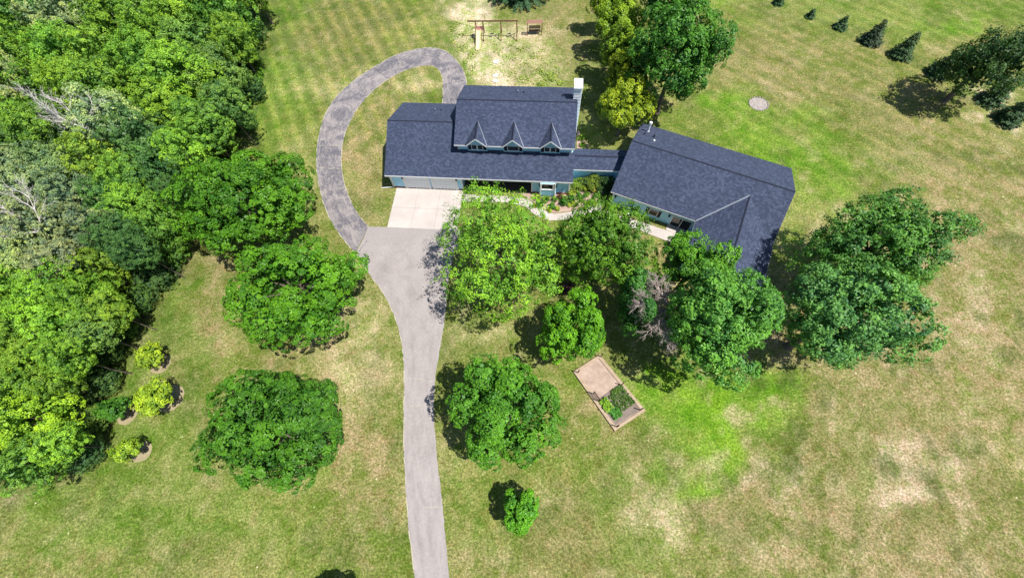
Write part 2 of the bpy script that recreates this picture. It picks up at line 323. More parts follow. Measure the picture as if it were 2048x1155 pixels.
def grass_build(t, p):
    k = N(t); P = k.pos(); base = k.n('Attribute', attribute_name='turf').outputs['Color']
    sep = k.n('SeparateXYZ', {0: P})
    big = k.noise(P, .09, 5, .62, .6); mid = k.noise(P, .42, 6, .7, .5); small = k.noise(P, 1.5, 5, .75, .3); fine = k.noise(P, 3.6, 4, .8); vf = k.noise(P, 8, 3, .8)
    base = k.mix(1.0, base, (.60, .655, .54), 'MULTIPLY')
    dry = k.mix(1.0, base, (1.42, 1.24, 1.62), 'MULTIPLY'); grn = k.mix(1.0, base, (.60, .80, .40), 'MULTIPLY')
    v = k.math('ADD', k.math('MULTIPLY', big, .25), k.math('MULTIPLY', mid, .42)); v = k.math('ADD', v, k.math('MULTIPLY', small, .33))
    c = k.mix(k.ramp(v, [(.43, 0), (.57, 1)]), grn, dry)
    c = k.mix(k.ramp(fine, [(.50, 0), (.64, .62)]), c, k.mix(1.0, c, (1.55, 1.42, 1.7), 'MULTIPLY'))
    c = k.mix(k.ramp(k.noise(P, 3.1, 4, .8), [(.36, .62), (.50, 0)]), c, k.mix(1.0, c, (.50, .60, .42), 'MULTIPLY'))
    c = k.mix(k.ramp(k.noise(P, .8, 5, .75, .8), [(.50, 0), (.66, .55)]), c, k.mix(1.0, c, (.78, .62, .50), 'MULTIPLY'))
    hi = k.mix(1.0, c, (1.75, 1.7, 1.8), 'MULTIPLY'); straw_shadow = k.mix(1.0, c, (.50, .54, .48), 'MULTIPLY')
    gr = k.noise(P, 5.0, 3, .9); c = k.mix(k.ramp(gr, [(.38, 1), (.50, 0)]), c, straw_shadow); c = k.mix(k.ramp(gr, [(.52, 0), (.64, 1)]), c, hi)  # dark speckle paints the small shadows between straw into the turf
    # clover and dandelion heads, sparse
    vo = k.n('TexVoronoi', {'Vector': P, 'Scale': .42, 'Randomness': 1.0}).outputs['Distance']
    c = k.mix(k.ramp(vo, [(.02, .75), (.045, 0)]), c, (.55, .52, .34))
    # mower lines
    for ang, mask, wl, kk in ((stripe_dir((560, 20), (620, 180)), (-80, 0, 34, 140), 2.3, .7), (stripe_dir((560, 20), (620, 180))+1.45, (-80, 0, 38, 140), 7.3, .16), (stripe_dir((1420, 100), (1700, 250)), (8, 110, 18, 120), 2.1, .34)):
        mp = k.n('Mapping', {'Vector': k.n('Mapping', {'Vector': P, 'Rotation': (0, 0, -ang)}).outputs[0], 'Scale': (.04, 1/wl, 1)}).outputs[0]
        wv = k.n('TexWave', {'Vector': mp, 'Scale': .32, 'Distortion': 1.9, 'Detail': 4, 'Detail Scale': .8}, wave_type='BANDS', bands_direction='Y').outputs['Fac']
        x, y = sep.outputs[0], sep.outputs[1]
        def edge(a, lo, hi): return k.math('MULTIPLY', k.n('MapRange', {0: a, 1: lo, 2: lo+14}, clamp=True).outputs[0], k.n('MapRange', {0: a, 1: hi, 2: hi-14}, clamp=True).outputs[0])
        m_ = k.math('MULTIPLY', edge(x, mask[0], mask[1]), edge(y, mask[2], mask[3])); m_ = k.math('MULTIPLY', m_, k.ramp(k.noise(P, .16, 4, .7, 1.5), [(.30, kk*.25), (.56, kk)]))
        c = k.mix(k.math('MULTIPLY', m_, k.ramp(wv, [(.55, 0), (.95, .85)])), c, k.mix(1.0, c, (1.5, 1.38, 1.3), 'MULTIPLY')); c = k.mix(k.math('MULTIPLY', m_, k.ramp(wv, [(.05, .8), (.45, 0)])), c, k.mix(1.0, c, (.62, .74, .6), 'MULTIPLY'))
    t.links.new(c, p.inputs['Base Color']); k.bump(k.math('ADD', fine, vf), .6, .05, p)
M_grass = mat('turf', (.1, .12, .04), .95, .1, build=grass_build)
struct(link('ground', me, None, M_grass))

# ------------------------------------------------------------------ drive, pad, walks
drive_left = [(833,1260),(829,1155),(818,1060),(812,980),(808,900),(808,820),(808,740),(804,690),(792,640),(770,592),(742,552),(722,524),(710,506)]
drive_right = [(918,457),(905,520),(897,560),(892,610),(888,650),(881,690),(873,740),(868,790),(869,850),(875,920),(882,980),(889,1050),(898,1155),(906,1260)]
loop_out = [(710,506),(690,482),(664,445),(645,400),(634,345),(633,310),(638,270),(652,226),(676,190),(712,158),(750,133),(792,110),(835,98),(868,96),(897,106),(920,130),(930,150),(933,172),(925,215)]
loop_in = [(737,453),(718,431),(700,398),(687,360),(683,320),(686,285),(695,255),(712,222),(738,190),(770,163),(808,142),(845,132),(866,132),(879,142),(885,158),(886,180),(884,215)]
def ribbon(name, A, B, z, m, n=90):      # a strip between two open lines, uv.y along it
    def res(L):
        L = np.array(L); s = np.concatenate([[0], np.cumsum(np.hypot(*np.diff(L, axis=0).T))]); t = np.linspace(0, s[-1], n)
        return np.stack([np.interp(t, s, L[:, 0]), np.interp(t, s, L[:, 1])], 1), t
    a, ta = res(A); b, _ = res(B); mb = MB(); rr = random.Random(3)
    a = a + np.random.default_rng(1).normal(0, .025, a.shape); b = b + np.random.default_rng(2).normal(0, .025, b.shape)
    w_ = 8
    for i in range(n-1):
        for j in range(w_):
            f0, f1 = j/w_, (j+1)/w_
            q = [a[i]*(1-f0)+b[i]*f0, a[i]*(1-f1)+b[i]*f1, a[i+1]*(1-f1)+b[i+1]*f1, a[i+1]*(1-f0)+b[i+1]*f0]
            wd = float(np.hypot(*(b[i]-a[i])))
            mb.poly([(*p, z) for p in q], [(f0*3.5, ta[i]), (f1*3.5, ta[i]), (f1*3.5, ta[i+1]), (f0*3.5, ta[i+1])])
    return mb.build(name, m)
dl = smooth_line(px(drive_left[::-1])); dr = smooth_line(px(drive_right))
struct(ribbon('driveway', dl, dr, .020, M_asph, 110))
apron = px([(712,505),(726,478),(737,453),(780,454),(850,458),(926,462),(915,500),(800,500)])
struct(sheet('driveway_apron', apron, .012, M_asph))
struct(ribbon('driveway_loop', smooth_line(px(loop_out)), smooth_line(px(loop_in)), .016, M_asph_old, 160))
# cracks and the pale worn edge
ck = MB(); ckd = MB(); rr = random.Random(7)
def crack(mb, a, b, wid=.05, z=.026, wob=.12):
    a = at2(*a); b = at2(*b); n = 12; pts = []
    for i in range(n+1):
        t = i/n; pts.append(Vector((a[0]+(b[0]-a[0])*t+rr.uniform(-wob, wob), a[1]+(b[1]-a[1])*t+rr.uniform(-wob, wob), z)))
    for p, q in zip(pts, pts[1:]):
        if rr.random() < .12: continue
        d = (q-p).normalized(); nrm = Vector((-d.y, d.x, 0))*wid*rr.uniform(.3, .9)
        mb.poly([p-nrm, q-nrm, q+nrm, p+nrm])
for a, b in (((641,290),(686,292)),((642,386),(690,374)),((677,460),(712,445)),((797,115),(801,135)),((634,335),(683,338))): crack(ck, a, b, .045)
for a, b in (((748,135),(772,155)),((688,206),(706,214)),((886,170),(930,160)),((717,505),(735,482)),((640,250),(690,262)),((727,170),(733,182)),((1,1),(1,1))): crack(ckd, a, b, .045)
for a, b in (((812,755),(869,762)),((822,812),(850,810)),((845,1014),(880,1012))): crack(ck, a, b, .03)
o_ = ck.build('crack_seal', M_crack); struct(o_); struct(ckd.build('dark_cracks', M_crack_dark))
eg = MB()
for L, s_ in ((dl, 1), (smooth_line(px(loop_out)), -1), (smooth_line(px(loop_in)), 1)):
    L = densify(L, .45, .03, 5, closed=False)
    for p, q in zip(L, L[1:]):
        p = Vector((*p, .022)); q = Vector((*q, .022)); d = q-p
        if d.length < .01 or rr.random() < .35: continue
        d.normalize(); nn = Vector((-d.y, d.x, 0))*rr.uniform(.02, .05); eg.poly([p-nn, q-nn, q+nn, p+nn])
struct(eg.build('driveway_edge', M_crack))

AO = (-14.517, 34.64); AA = R_(-8.835)
def Aw(u, v, z=0): return (AO[0]+u*math.cos(AA)-v*math.sin(AA), AO[1]+u*math.sin(AA)+v*math.cos(AA), z)
BO = (12.64, 29.359); BA = R_(-29.875)
def Bw(u, v, z=0): return (BO[0]+u*math.cos(BA)-v*math.sin(BA), BO[1]+u*math.sin(BA)+v*math.cos(BA), z)
pad = MB()
gap = .02
u0, u1, va, vb = .65, 9.42, .34, -5.72
nu, nv = 3, 2
for i in range(nu):
    for j in range(nv):
        ua = u0+(u1-u0)*i/nu; ub = u0+(u1-u0)*(i+1)/nu; v_a = vb+(va-vb)*j/nv; v_b = vb+(va-vb)*(j+1)/nv
        pad.box((*Aw(0, 0)[:0], ua+gap/2, v_a+gap/2, .0), (ub-gap/2, v_b-gap/2, .06))
po = pad.build('garage_pad', M_conc); po.location = (*AO, 0); po.rotation_euler = (0, 0, AA); struct(po)
walk1 = px([(921,388),(960,391),(1010,392),(1055,398),(1080,418),(1108,428),(1140,424),(1180,412),(1200,406),(1205,420),(1160,433),(1125,440),(1098,441),(1070,430),(1050,412),(1010,405),(960,403),(920,403)])
struct(sheet('front_walk', densify(walk1, .6), .05, M_conc, th=.05))
walk2 = [Bw(*p)[:2] for p in ((-1.2,-.9),(4.3,-.62),(8.66,-.52),(8.56,-1.95),(5.2,-1.85),(-1.0,-2.3))]
struct(sheet('side_walk', densify(walk2, .8), .045, M_conc, th=.05))
walk3 = [Bw(*p)[:2] for p in ((7.6,.38),(10.4,.38),(10.4,-2.6),(8.58,-2.2),(8.68,-.52),(7.62,-.5))]
struct(sheet('entry_slab', walk3, .055, M_conc, th=.05))

# ------------------------------------------------------------------ buildings
def add_wall_battens(mb, u0, u1, v, z0, z1, step=.4, skip=()):
    u = u0+step/2
    while u < u1:
        if not any(a <= u <= b for a, b in skip): mb.box((u-.02, v-.022, z0), (u+.02, v+.01, z1))
        u += step
def frame_rect(mb, u0, u1, z0, z1, v, t=.07, d=.05, mull=0):
    mb.box((u0-t, v-d, z1), (u1+t, v+.01, z1+t)); mb.box((u0-t, v-d, z0-t), (u1+t, v+.01, z0))
    mb.box((u0-t, v-d, z0), (u0, v+.01, z1)); mb.box((u1, v-d, z0), (u1+t, v+.01, z1))
    if mull:
        c = (u0+u1)/2; mb.box((c-mull/2, v-d, z0), (c+mull/2, v+.01, z1))
def window(root, u0, u1, z0, z1, v, mull=0, name='window'):
    fr = MB(); frame_rect(fr, u0, u1, z0, z1, v, mull=mull); fo = fr.build('window', M_white, root)
    g = MB(); g.box((u0, v-.015, z0), (u1, v+.004, z1)); g.build('pane', M_glass, fo)
    return fo
def shutter(root, u0, u1, z0, z1, v):
    s = MB(); s.box((u0, v-.04, z0), (u1, v+.005, z1))
    n = int((z1-z0)/.12)
    for i in range(n): s.box((u0+.04, v-.05, z0+.05+i*.12), (u1-.04, v-.038, z0+.12+i*.12))
    s.build('shutter', M_shutter, root)
def lamp(root, u, z, v):
    l = MB(); l.box((u-.07, v-.05, z-.1), (u+.07, v, z+.1)); l.box((u-.09, v-.22, z-.14), (u+.09, v-.05, z+.12)); l.box((u-.11, v-.24, z+.12), (u+.11, v-.03, z+.16))
    l.build('wall_lamp', M_dark, root)
TH_ = .16
def lower(v): return 2.845+v*2.777/6.236      # front slope of the lower roof
house = thing('farmhouse', 'pale blue farmhouse with dark shingle roof, three gabled dormers and attached two-door garage', 'house', (*AO, 0), AA)
W, D = 23.158, 6.236
rf = MB()
rf.slab([(0, 0, 2.845), (9.1, 0, 2.845), (9.1, D, 5.622), (0, D, 5.622)], TH_, (1, 0, 0))
rf.slab([(9.1, 0, 2.845), (W, 0, 2.845), (W, 3.3, lower(3.3)), (9.1, 3.3, lower(3.3))], TH_, (1, 0, 0))
rf.slab([(0, D, 5.622), (9.1, D, 5.622), (9.1, 2*D, 2.845), (0, 2*D, 2.845)], TH_, (-1, 0, 0))
ro = rf.build('lower_roof', M_shingle, house)
uL, uR, vf, zf, Dv, dz = 8.787, 23.11, 2.691, 5.552, 5.034, 2.148
def upper(v): return zf+(v-vf)*dz/Dv
ru = MB()
DORM = (11.46, 15.80, 20.22); _vr = vf+(6.71-zf)/dz*Dv
top_ = [(uR, vf+Dv, zf+dz), (uL, vf+Dv, zf+dz), (uL, vf, zf)]
for c in DORM: top_ += [(c-1.27, vf, zf), (c, _vr, 6.71), (c+1.27, vf, zf)]
top_ += [(uR, vf, zf)]
ru.slab(top_, TH_, (1, 0, 0))
ru.slab([(uL, vf+Dv, zf+dz), (uR, vf+Dv, zf+dz), (uR, vf+2*Dv, zf), (uL, vf+2*Dv, zf)], TH_, (-1, 0, 0))
uo = ru.build('upper_roof', M_shingle, house)
def ridge_shadow_cap(name, p, q, wdt, drop, par, axis='u'):
    m = MB(); p = Vector(p); q = Vector(q); d = (q-p).normalized(); s = Vector((-d.y, d.x, 0)).normalized()*wdt
    top = Vector((0, 0, .035)); lo = Vector((0, 0, .02-drop))
    m.poly([p+top, q+top, q+s+lo, p+s+lo]); m.poly([p-s+lo, q-s+lo, q+top, p+top]); m.poly([p+top, p+s+lo, p-s+lo]); m.poly([q+top, q-s+lo, q+s+lo]); m.poly([p+s+lo, q+s+lo, q-s+lo, p-s+lo])
    m.build(name, M_ridge_shadow, par)
ridge_shadow_cap('ridge_shadow_cap', (0, D, 5.622), (9.0, D, 5.622), .10, .045, ro); ridge_shadow_cap('ridge_shadow_cap', (uL, vf+Dv, zf+dz), (uR, vf+Dv, zf+dz), .10, .045, uo)
# fascia boards and gutters
fa = MB()
fa.box((0, -.03, 2.845-.22), (W, -.002, 2.845-.02)); fa.box((0, 2*D+.002, 2.62), (9.1, 2*D+.03, 2.82))
fa.box((uL, vf-.03, zf-.20), (10.1, vf-.002, zf-.03)); fa.box((12.8, vf-.03, zf-.2), (14.5, vf-.002, zf-.03)); fa.box((17.1, vf-.03, zf-.2), (18.9, vf-.002, zf-.03)); fa.box((21.5, vf-.03, zf-.2), (uR, vf-.002, zf-.03))
fa.build('fascia', M_white, house)
sof = MB(); sof.box((.05, 0, 2.60), (W-.05, .45, 2.63)); sof.box((9.46, .45, 2.602), (18.15, 2.65, 2.632)); [sof.box((a, vf+.01, zf-.23), (b, vf+.56, zf-.205)) for a, b in ((uL+.05, 10.15), (12.77, 14.5), (17.1, 18.92), (21.52, uR-.05))]; sof.build('soffit', M_white, house)
wl = MB()
e = .015
wl.prism([(.45, 0), (.45, lower(.45)-TH_-e), (D, 5.622-TH_-e), (2*D-.45, lower(.45)-TH_-e), (2*D-.45, 0)], .4, 9.05)
wl.box((9.05, .45, 0), (9.45, 2.7, 2.6))
wl.prism([(2.7, 0), (2.7, lower(2.7)-TH_-e), (3.25, lower(3.25)-TH_-e), (3.25, 0)], 9.05, 18.17)
wl.prism([(.45, 0), (.45, lower(.45)-TH_-e), (3.25, lower(3.25)-TH_-e), (3.25, 0)], 18.17, W-.33)
wl.prism([(3.25, 0), (3.25, upper(3.25)-TH_-e), (vf+Dv, zf+dz-TH_-e), (vf+2*Dv-.36, upper(3.05)-TH_-e), (vf+2*Dv-.36, 0)], 9.05, W-.33)
add_wall_battens(wl, 18.3, W-.4, .45, .3, 2.6, .36, [(19.1, 21.25)]); add_wall_battens(wl, 9.1, W-.4, 3.25, 4.0, 5.4, .36, [(10.2, 12.8), (14.5, 17.1), (18.9, 21.5)]); add_wall_battens(wl, .45, 2.1, .45, .25, 2.6, .36)
add_wall_battens(wl, 9.5, 18.1, 2.7, .2, 2.6, .36, [(9.6, 15.1), (15.2, 17.9)])
wo = wl.build('wall', M_siding, house)
cb = MB()
for a, b in (((.38, .42, 0), (.52, .47, 2.62)), ((W-.45, .425, 0), (W-.31, .47, 2.62)), ((W-.45, 3.21, lower(3.2)), (W-.31, 3.27, 5.33)), ((9.33, .42, 0), (9.47, .56, 2.6)), ((18.15, .42, 0), (18.29, .56, 2.6)), ((9.04, 3.21, 4.2), (9.18, 3.27, 5.33))): cb = MB(); cb.box(a, b); cb.build('corner_board', M_white, house)
for a, b in (((.36, .40, -.1), (9.5, .448, .22)), ((18.1, .40, -.1), (W-.3, .448, .25))): br = MB(); br.box(a, b); br.build('brick_base', M_brick, house)
for a, b in ((2.3, 4.9), (5.9, 8.45)):
    d = MB()
    for i in range(4): d.box((a, .40, .03+i*.53), (b, .449, .03+(i+1)*.53-.018))
    for i in range(4):
        for j in range(6):
            s_ = (b-a)/6; d.box((a+j*s_+.06, .39, .11+i*.53), (a+(j+1)*s_-.06, .402, .45+i*.53))
    do = d.build('garage_door', M_door, house); fr = MB()
    fr.box((a-.42, .37, 0), (a, .449, 2.3)); fr.box((b, .37, 0), (b+.42, .449, 2.3)); fr.box((a, .37, 2.15), (b, .449, 2.3)); fr.build('door_trim', M_white, do)
lamp(house, 1.97, 2.12, .45); lamp(house, 8.82, 2.1, .45)
# porch: windows, door, posts
for a, b in ((9.7, 10.5), (12.2, 14.9), (15.3, 17.8)): window(house, a, b, .4, 2.3, 2.7, .07)
d = MB(); d.box((10.75, 2.64, .15), (11.65, 2.7, 2.2)); do = d.build('front_door', M_shutter, house); k_ = MB(); k_.box((11.5, 2.58, 1.1), (11.56, 2.64, 1.2)); k_.build('handle', M_metal, do)
ps = MB(); ps.box((9.5, .3, 0), (18.12, 2.7, .14)); ps.build('porch_floor', M_porch_shade, house)
for u in (): q = MB(); q.box((u-.08, .3, .14), (u+.08, .46, 2.6)); q.build('porch_post', M_white, house)
# bay window
by = MB(); bu0, bu1, bv = 19.3, 21.1, -.12
bp = [(bu0-.25, .45), (bu0, bv), (bu1, bv), (bu1+.25, .45)]
for z0, z1 in ((.26, 1.42), (2.52, 2.60)):
    k = len(bp); a = [(x, y, z0) for x, y in bp]; b = [(x, y, z1) for x, y in bp]
    by.poly(a[::-1]); by.poly(b)
    for i in range(k): j = (i+1) % k; by.poly([a[i], a[j], b[j], b[i]])
u = bu0+.15
while u < bu1: by.box((u-.02, bv-.02, .28), (u+.02, bv+.003, 1.36)); u += .26
bo = by.build('bay_window', M_siding, house)
fr = MB(); frame_rect(fr, bu0+.17, bu1-.3, 1.5, 2.42, bv+.06, .1, .08)
fr.box((bu0-.04, bv-.04, 1.40), (bu1+.04, bv+.06, 1.46)); fr.box((bu0-.05, bv-.05, .22), (bu0+.09, bv+.08, 2.6)); fr.box((bu1-.09, bv-.05, .22), (bu1+.05, bv+.08, 2.6)); fr.build('bay_frame', M_white, bo)
g = MB(); g.box((bu0+.05, bv+.05, 1.43), (bu1-.05, bv+.09, 2.52)); g.poly([(bu0, bv+.08, 1.43), (bu0-.24, .44, 1.43), (bu0-.24, .44, 2.52), (bu0, bv+.08, 2.52)]); g.poly([(bu1, bv+.08, 1.43), (bu1+.24, .44, 1.43), (bu1+.24, .44, 2.52), (bu1, bv+.08, 2.52)]); g.build('pane', M_glass, bo)
# dormers
DV = 3.12
for (c, zap, mull) in ((11.46, 6.71, .16), (15.80, 6.71, 0), (20.22, 6.71, .16)):
    hw = 1.3; zr = 6.71; vr = vf+(zr-zf)/dz*Dv; ze = 5.54
    dm = MB()
    for s in (-1, 1):
        # triangular side roof: ridge front, ridge back, foot at eave
        dm.slab([(c, vf-.12, zr), (c, vr+.05, zr+.02), (c+s*hw, vf-.12, ze)][::s], .12, (0, 1, 0))
    dro = dm.build('dormer', M_shingle, house)
    ridge_shadow_cap('ridge_shadow_cap', (c, vf-.13, zr-.005), (c, vr, zr), .12, .09, dro)
    for s in (-1, 1):
        q = MB(); p_ = Vector((c, vr, zr+.012)); e_ = Vector((c+s*hw, vf, ze+.02)); up_ = Vector((0, 0, .012)); sd_ = Vector((.045, 0, 0))
        q.poly([p_-sd_+up_, e_-sd_+up_, e_+sd_+up_, p_+sd_+up_][::s]); q.build('valley', M_metal if s > 0 else M_ridge_shadow, dro)
    g = MB(); gz = .12
    g.prism([(0, 0), (1, 0)], 0, 0) if False else None
    a = [(c-hw+.12, DV, 4.4), (c+hw-.12, DV, 4.4), (c+hw-.12, DV, ze-.04), (c, DV, zr-.17), (c-hw+.12, DV, ze-.04)]; b = [(x, DV+.6, z) for x, y, z in a]
    a = [(x, y, lower(DV)-.05 if z == 4.4 else z) for x, y, z in a]; b = [(x, y, lower(DV) if z == 4.4 else z) for x, y, z in b]
    g.poly(a); g.poly(b[::-1])
    for i in range(5): j = (i+1) % 5; g.poly([a[i], b[i], b[j], a[j]])
    g.build('gable', M_siding, dro)
    rk = MB()
    for s in (-1, 1):
        p0 = Vector((c, vf-.15, zr-.01)); p1 = Vector((c+s*hw, vf-.15, ze-.01)); dn = Vector((0, 0, -.16)); bk = Vector((0, .028, 0))
        q = [p0, p1, p1+dn, p0+dn]; r = [x+bk for x in q]
        rk.poly(q if s < 0 else q[::-1]); rk.poly(r if s > 0 else r[::-1])
        for i in range(4): rk.poly([q[i], q[(i+1) % 4], r[(i+1) % 4], r[i]])
    rk.build('rake_board', M_white, dro)
    window(dro, c-.64, c+.64, 4.50, 5.18, DV, mull)
    shutter(dro, c-1.10, c-.73, 4.43, 5.14, DV-.005); shutter(dro, c+.73, c+1.10, 4.43, 5.14, DV-.005)
# chimney
ch = MB(); ch.box((22.63, 8.6, 0), (23.5, 10.05, 8.8))
for i in range(40): ch.box((22.61, 8.58, .1+i*.215), (23.52, 10.07, .12+i*.215+.03))
cho = ch.build('chimney', M_white, house); cc = MB(); cc.box((22.56, 8.5, 8.8), (23.57, 10.14, 8.95)); cc.box((22.72, 8.7, 8.95), (23.4, 9.95, 9.02)); cc.build('cap', M_white, cho)
def roof_vent(par, u, v, z, r=.09, h=.25, m=M_metal):
    q = MB(); q.tube((u, v, z-.1), (u, v, z+h), r, n=10); q.build('vent_pipe', m, par)
roof_vent(uo, 15.9, 10.6, zf+dz-(10.6-vf-Dv)*dz/Dv); roof_vent(uo, 16.6, 10.4, zf+dz-(10.4-vf-Dv)*dz/Dv, .07, .2, M_dark); roof_vent(uo, 21.4, 9.6, zf+dz-(9.6-vf-Dv)*dz/Dv, .08, .3, M_dark)
roof_vent(ro, 5.1, 9.9, 5.622-(9.9-D)*2.777/D); roof_vent(ro, 5.9, 9.9, 5.622-(9.9-D)*2.777/D, .07, .2, M_dark)
ds = MB(); ds.tube((.33, .36, .3), (.33, .36, 2.6), .045); ds.tube((.33, .36, .22), (-1.3, .2, .08), .05); ds.build('downspout', M_white, house)
q = MB(); q.tube((W-.3, .36, .1), (W-.3, .36, 2.6), .045); q.build('downspout', M_white, house)

# breezeway
bz = thing('breezeway', 'low pale blue breezeway with shingle roof linking the farmhouse to the wing', 'passage', Aw(0, 0), AA)
b_ = MB(); zr_ = 3.12; rv = 3.93
b_.slab([(W+.0+.012, 2.28, 2.5), (29.3, 2.28, 2.5), (29.6, rv, zr_), (W+.012, rv, zr_)], .12, (1, 0, 0)); b_.slab([(W+.012, rv, zr_), (29.6, rv, zr_), (30.2, 5.62, 2.5), (W+.012, 5.62, 2.5)], .12, (-1, 0, 0))
b_o = b_.build('roof', M_shingle, bz); ridge_shadow_cap('ridge_shadow_cap', (W+.02, rv, zr_), (29.3, rv, zr_), .13, .05, b_o)
b_ = MB(); b_.prism([(2.6, 0), (2.6, 2.45), (rv, 2.95), (5.3, 2.45), (5.3, 0)], W-.30, 29.0); add_wall_battens(b_, W-.2, 28.8, 2.6, .1, 2.42, .3); b_.build('wall', M_siding, bz)
b_ = MB(); b_.box((W+.02, 2.25, 2.32), (29.0, 2.277, 2.48)); b_.build('fascia', M_white, bz)

# wing building B
bb = thing('garage_wing', 'long angled pale blue outbuilding with dark shingle roof and a cross gable', 'house', (*BO, 0), BA)
BL_, BD, bze, bdz = 18.39, 5.933, 2.75, 2.561
sl_ = bdz/BD
wl0, wl1, wc, wz = 10.1, 18.5, 14.3, 2.75+4.2*sl_
ve = -5.6
vv = (wz-bze)/sl_
r_ = MB()
r_.slab([(0, 0, bze), (wl0, 0, bze), (wc, vv, wz), (BL_, 0.0+.001, bze+.0004), (BL_, BD, bze+bdz), (0, BD, bze+bdz)], .16, (1, 0, 0)) if False else None
r_.slab([(0, 0, bze), (wl0, 0, bze), (wc, vv, wz), (wc, BD, bze+bdz), (0, BD, bze+bdz)], .16, (1, 0, 0))
r_.slab([(wc, vv, wz), (BL_, (wl1-BL_), bze+(wl1-BL_)*sl_), (BL_, BD, bze+bdz), (wc, BD, bze+bdz)], .16, (1, 0, 0))
r_.slab([(0, BD, bze+bdz), (BL_, BD, bze+bdz), (BL_, 2*BD, bze), (0, 2*BD, bze)], .16, (-1, 0, 0))
bro = r_.build('main_roof', M_shingle, bb); ridge_shadow_cap('ridge_shadow_cap', (0, BD, bze+bdz), (BL_, BD, bze+bdz), .10, .045, bro)
r_ = MB()
r_.slab([(wl0, ve, bze), (wc, ve, wz), (wc, vv, wz), (wl0, 0, bze)], .15, (0, 1, 0)); r_.slab([(wl1, ve, bze), (wc, ve, wz), (wc, vv, wz), (wl1, 0.0, bze), ], .15, (0, -1, 0))
cro = r_.build('cross_roof', M_shingle, bb); ridge_shadow_cap('ridge_shadow_cap', (wc, ve, wz), (wc, vv-.1, wz), .10, .045, cro)
vl = MB()
for e0, e1 in (((wl0, 0, bze), (wc, vv, wz)), ((wl1, 0, bze), (wc, vv, wz))):
    p = Vector(e0)+Vector((0, 0, .012)); q = Vector(e1)+Vector((0, 0, .012)); d_ = (q-p).normalized(); s_ = Vector((-d_.y, d_.x, 0)).normalized()*.07
    if e0[0] == wl0: vl.poly([p-s_+Vector((0, 0, .02)), q-s_+Vector((0, 0, .02)), q+s_+Vector((0, 0, .02)), p+s_+Vector((0, 0, .02))])
vl.build('valley', M_metal, bro)
w_ = MB(); e = .17
w_.prism([(.4, 0), (.4, bze+.4*sl_-e), (BD, bze+bdz-e), (2*BD-.4, bze+.4*sl_-e), (2*BD-.4, 0)], .3, BL_-.3)
k = [(wl0+.4, bze+.4*sl_-e), (wc, wz-e), (wl1-.4, bze+.4*sl_-e)]
a = [(wl0+.4, ve+.4, 0), (wl1-.4, ve+.4, 0), (wl1-.4, ve+.4, k[2][1]), (wc, ve+.4, k[1][1]), (wl0+.4, ve+.4, k[0][1])]; b = [(x, .402, z) for x, y, z in a]
w_.poly(a)
for i in range(5): j = (i+1) % 5; w_.poly([a[i], b[i], b[j], a[j]])
add_wall_battens(w_, .35, 7.6, .4, .15, 2.5, .36, [(4.6, 6.4)])
w_.build('wall', M_siding, bb)
for a, b in (((0, -.03, 2.55), (wl0-.03, -.002, 2.70)), ((wl0-.03, ve, 2.55), (wl0-.002, -.03, 2.70)), ((wl1+.002, ve, 2.55), (wl1+.03, 0, 2.70)), ((0, 2*BD+.002, 2.55), (BL_, 2*BD+.03, 2.70))): f_ = MB(); f_.box(a, b); f_.build('gutter', M_white, bb)
f_ = MB(); f_.box((.02, 0, 2.50), (wl0, .4, 2.53)); f_.build('soffit', M_white, bb)
f_ = MB(); f_.box((.28, .375, 0), (.4, .41, 2.5)); f_.build('corner_board', M_white, bb)
window(bb, 5.0, 5.95, .7, 1.7, .4); shutter(bb, 4.55, 4.92, .62, 1.75, .395); shutter(bb, 6.03, 6.36, .62, 1.75, .395)
wf = MB(); frame_rect(wf, 7.78, 9.95, .08, 1.72, .4, .08, .05, .09); wfo = wf.build('patio_door', M_white, bb); g = MB(); g.box((7.78, .385, .08), (9.95, .404, 1.72)); g.build('pane', M_glass, wfo)
g = MB(); g.box((7.95, .372, 1.18), (8.62, .3835, 1.66)); g.build('blind', M_blind, wfo)
lamp(bb, .66, 1.75, .4); lamp(bb, 7.3, 1.62, .4)
def bz_roof(v): return bze+bdz-(v-BD)*sl_
q = MB(); q.tube((1.15, 9.9, bz_roof(9.9)-.1), (1.15, 9.9, bz_roof(9.9)+1.15), .10, n=10); q.tube((1.15, 9.9, bz_roof(9.9)+1.15), (1.15, 9.9, bz_roof(9.9)+1.4), .18, n=10); q.tube((1.15, 9.9, bz_roof(9.9)-.1), (1.15, 9.9, bz_roof(9.9)+.1), .22, .12, n=10); q.build('flue_pipe', M_white, bro)
roof_vent(bro, 2.35, 7.5, bz_roof(7.5), .1, .2, M_white); roof_vent(bro, 2.1, 8.7, bz_roof(8.7), .1, .4, M_dark); roof_vent(bro, .95, 8.6, bz_roof(8.6), .06, .35, M_dark); roof_vent(cro, 18.1, -3.9, bze+.4*sl_, .09, .25, M_dark)

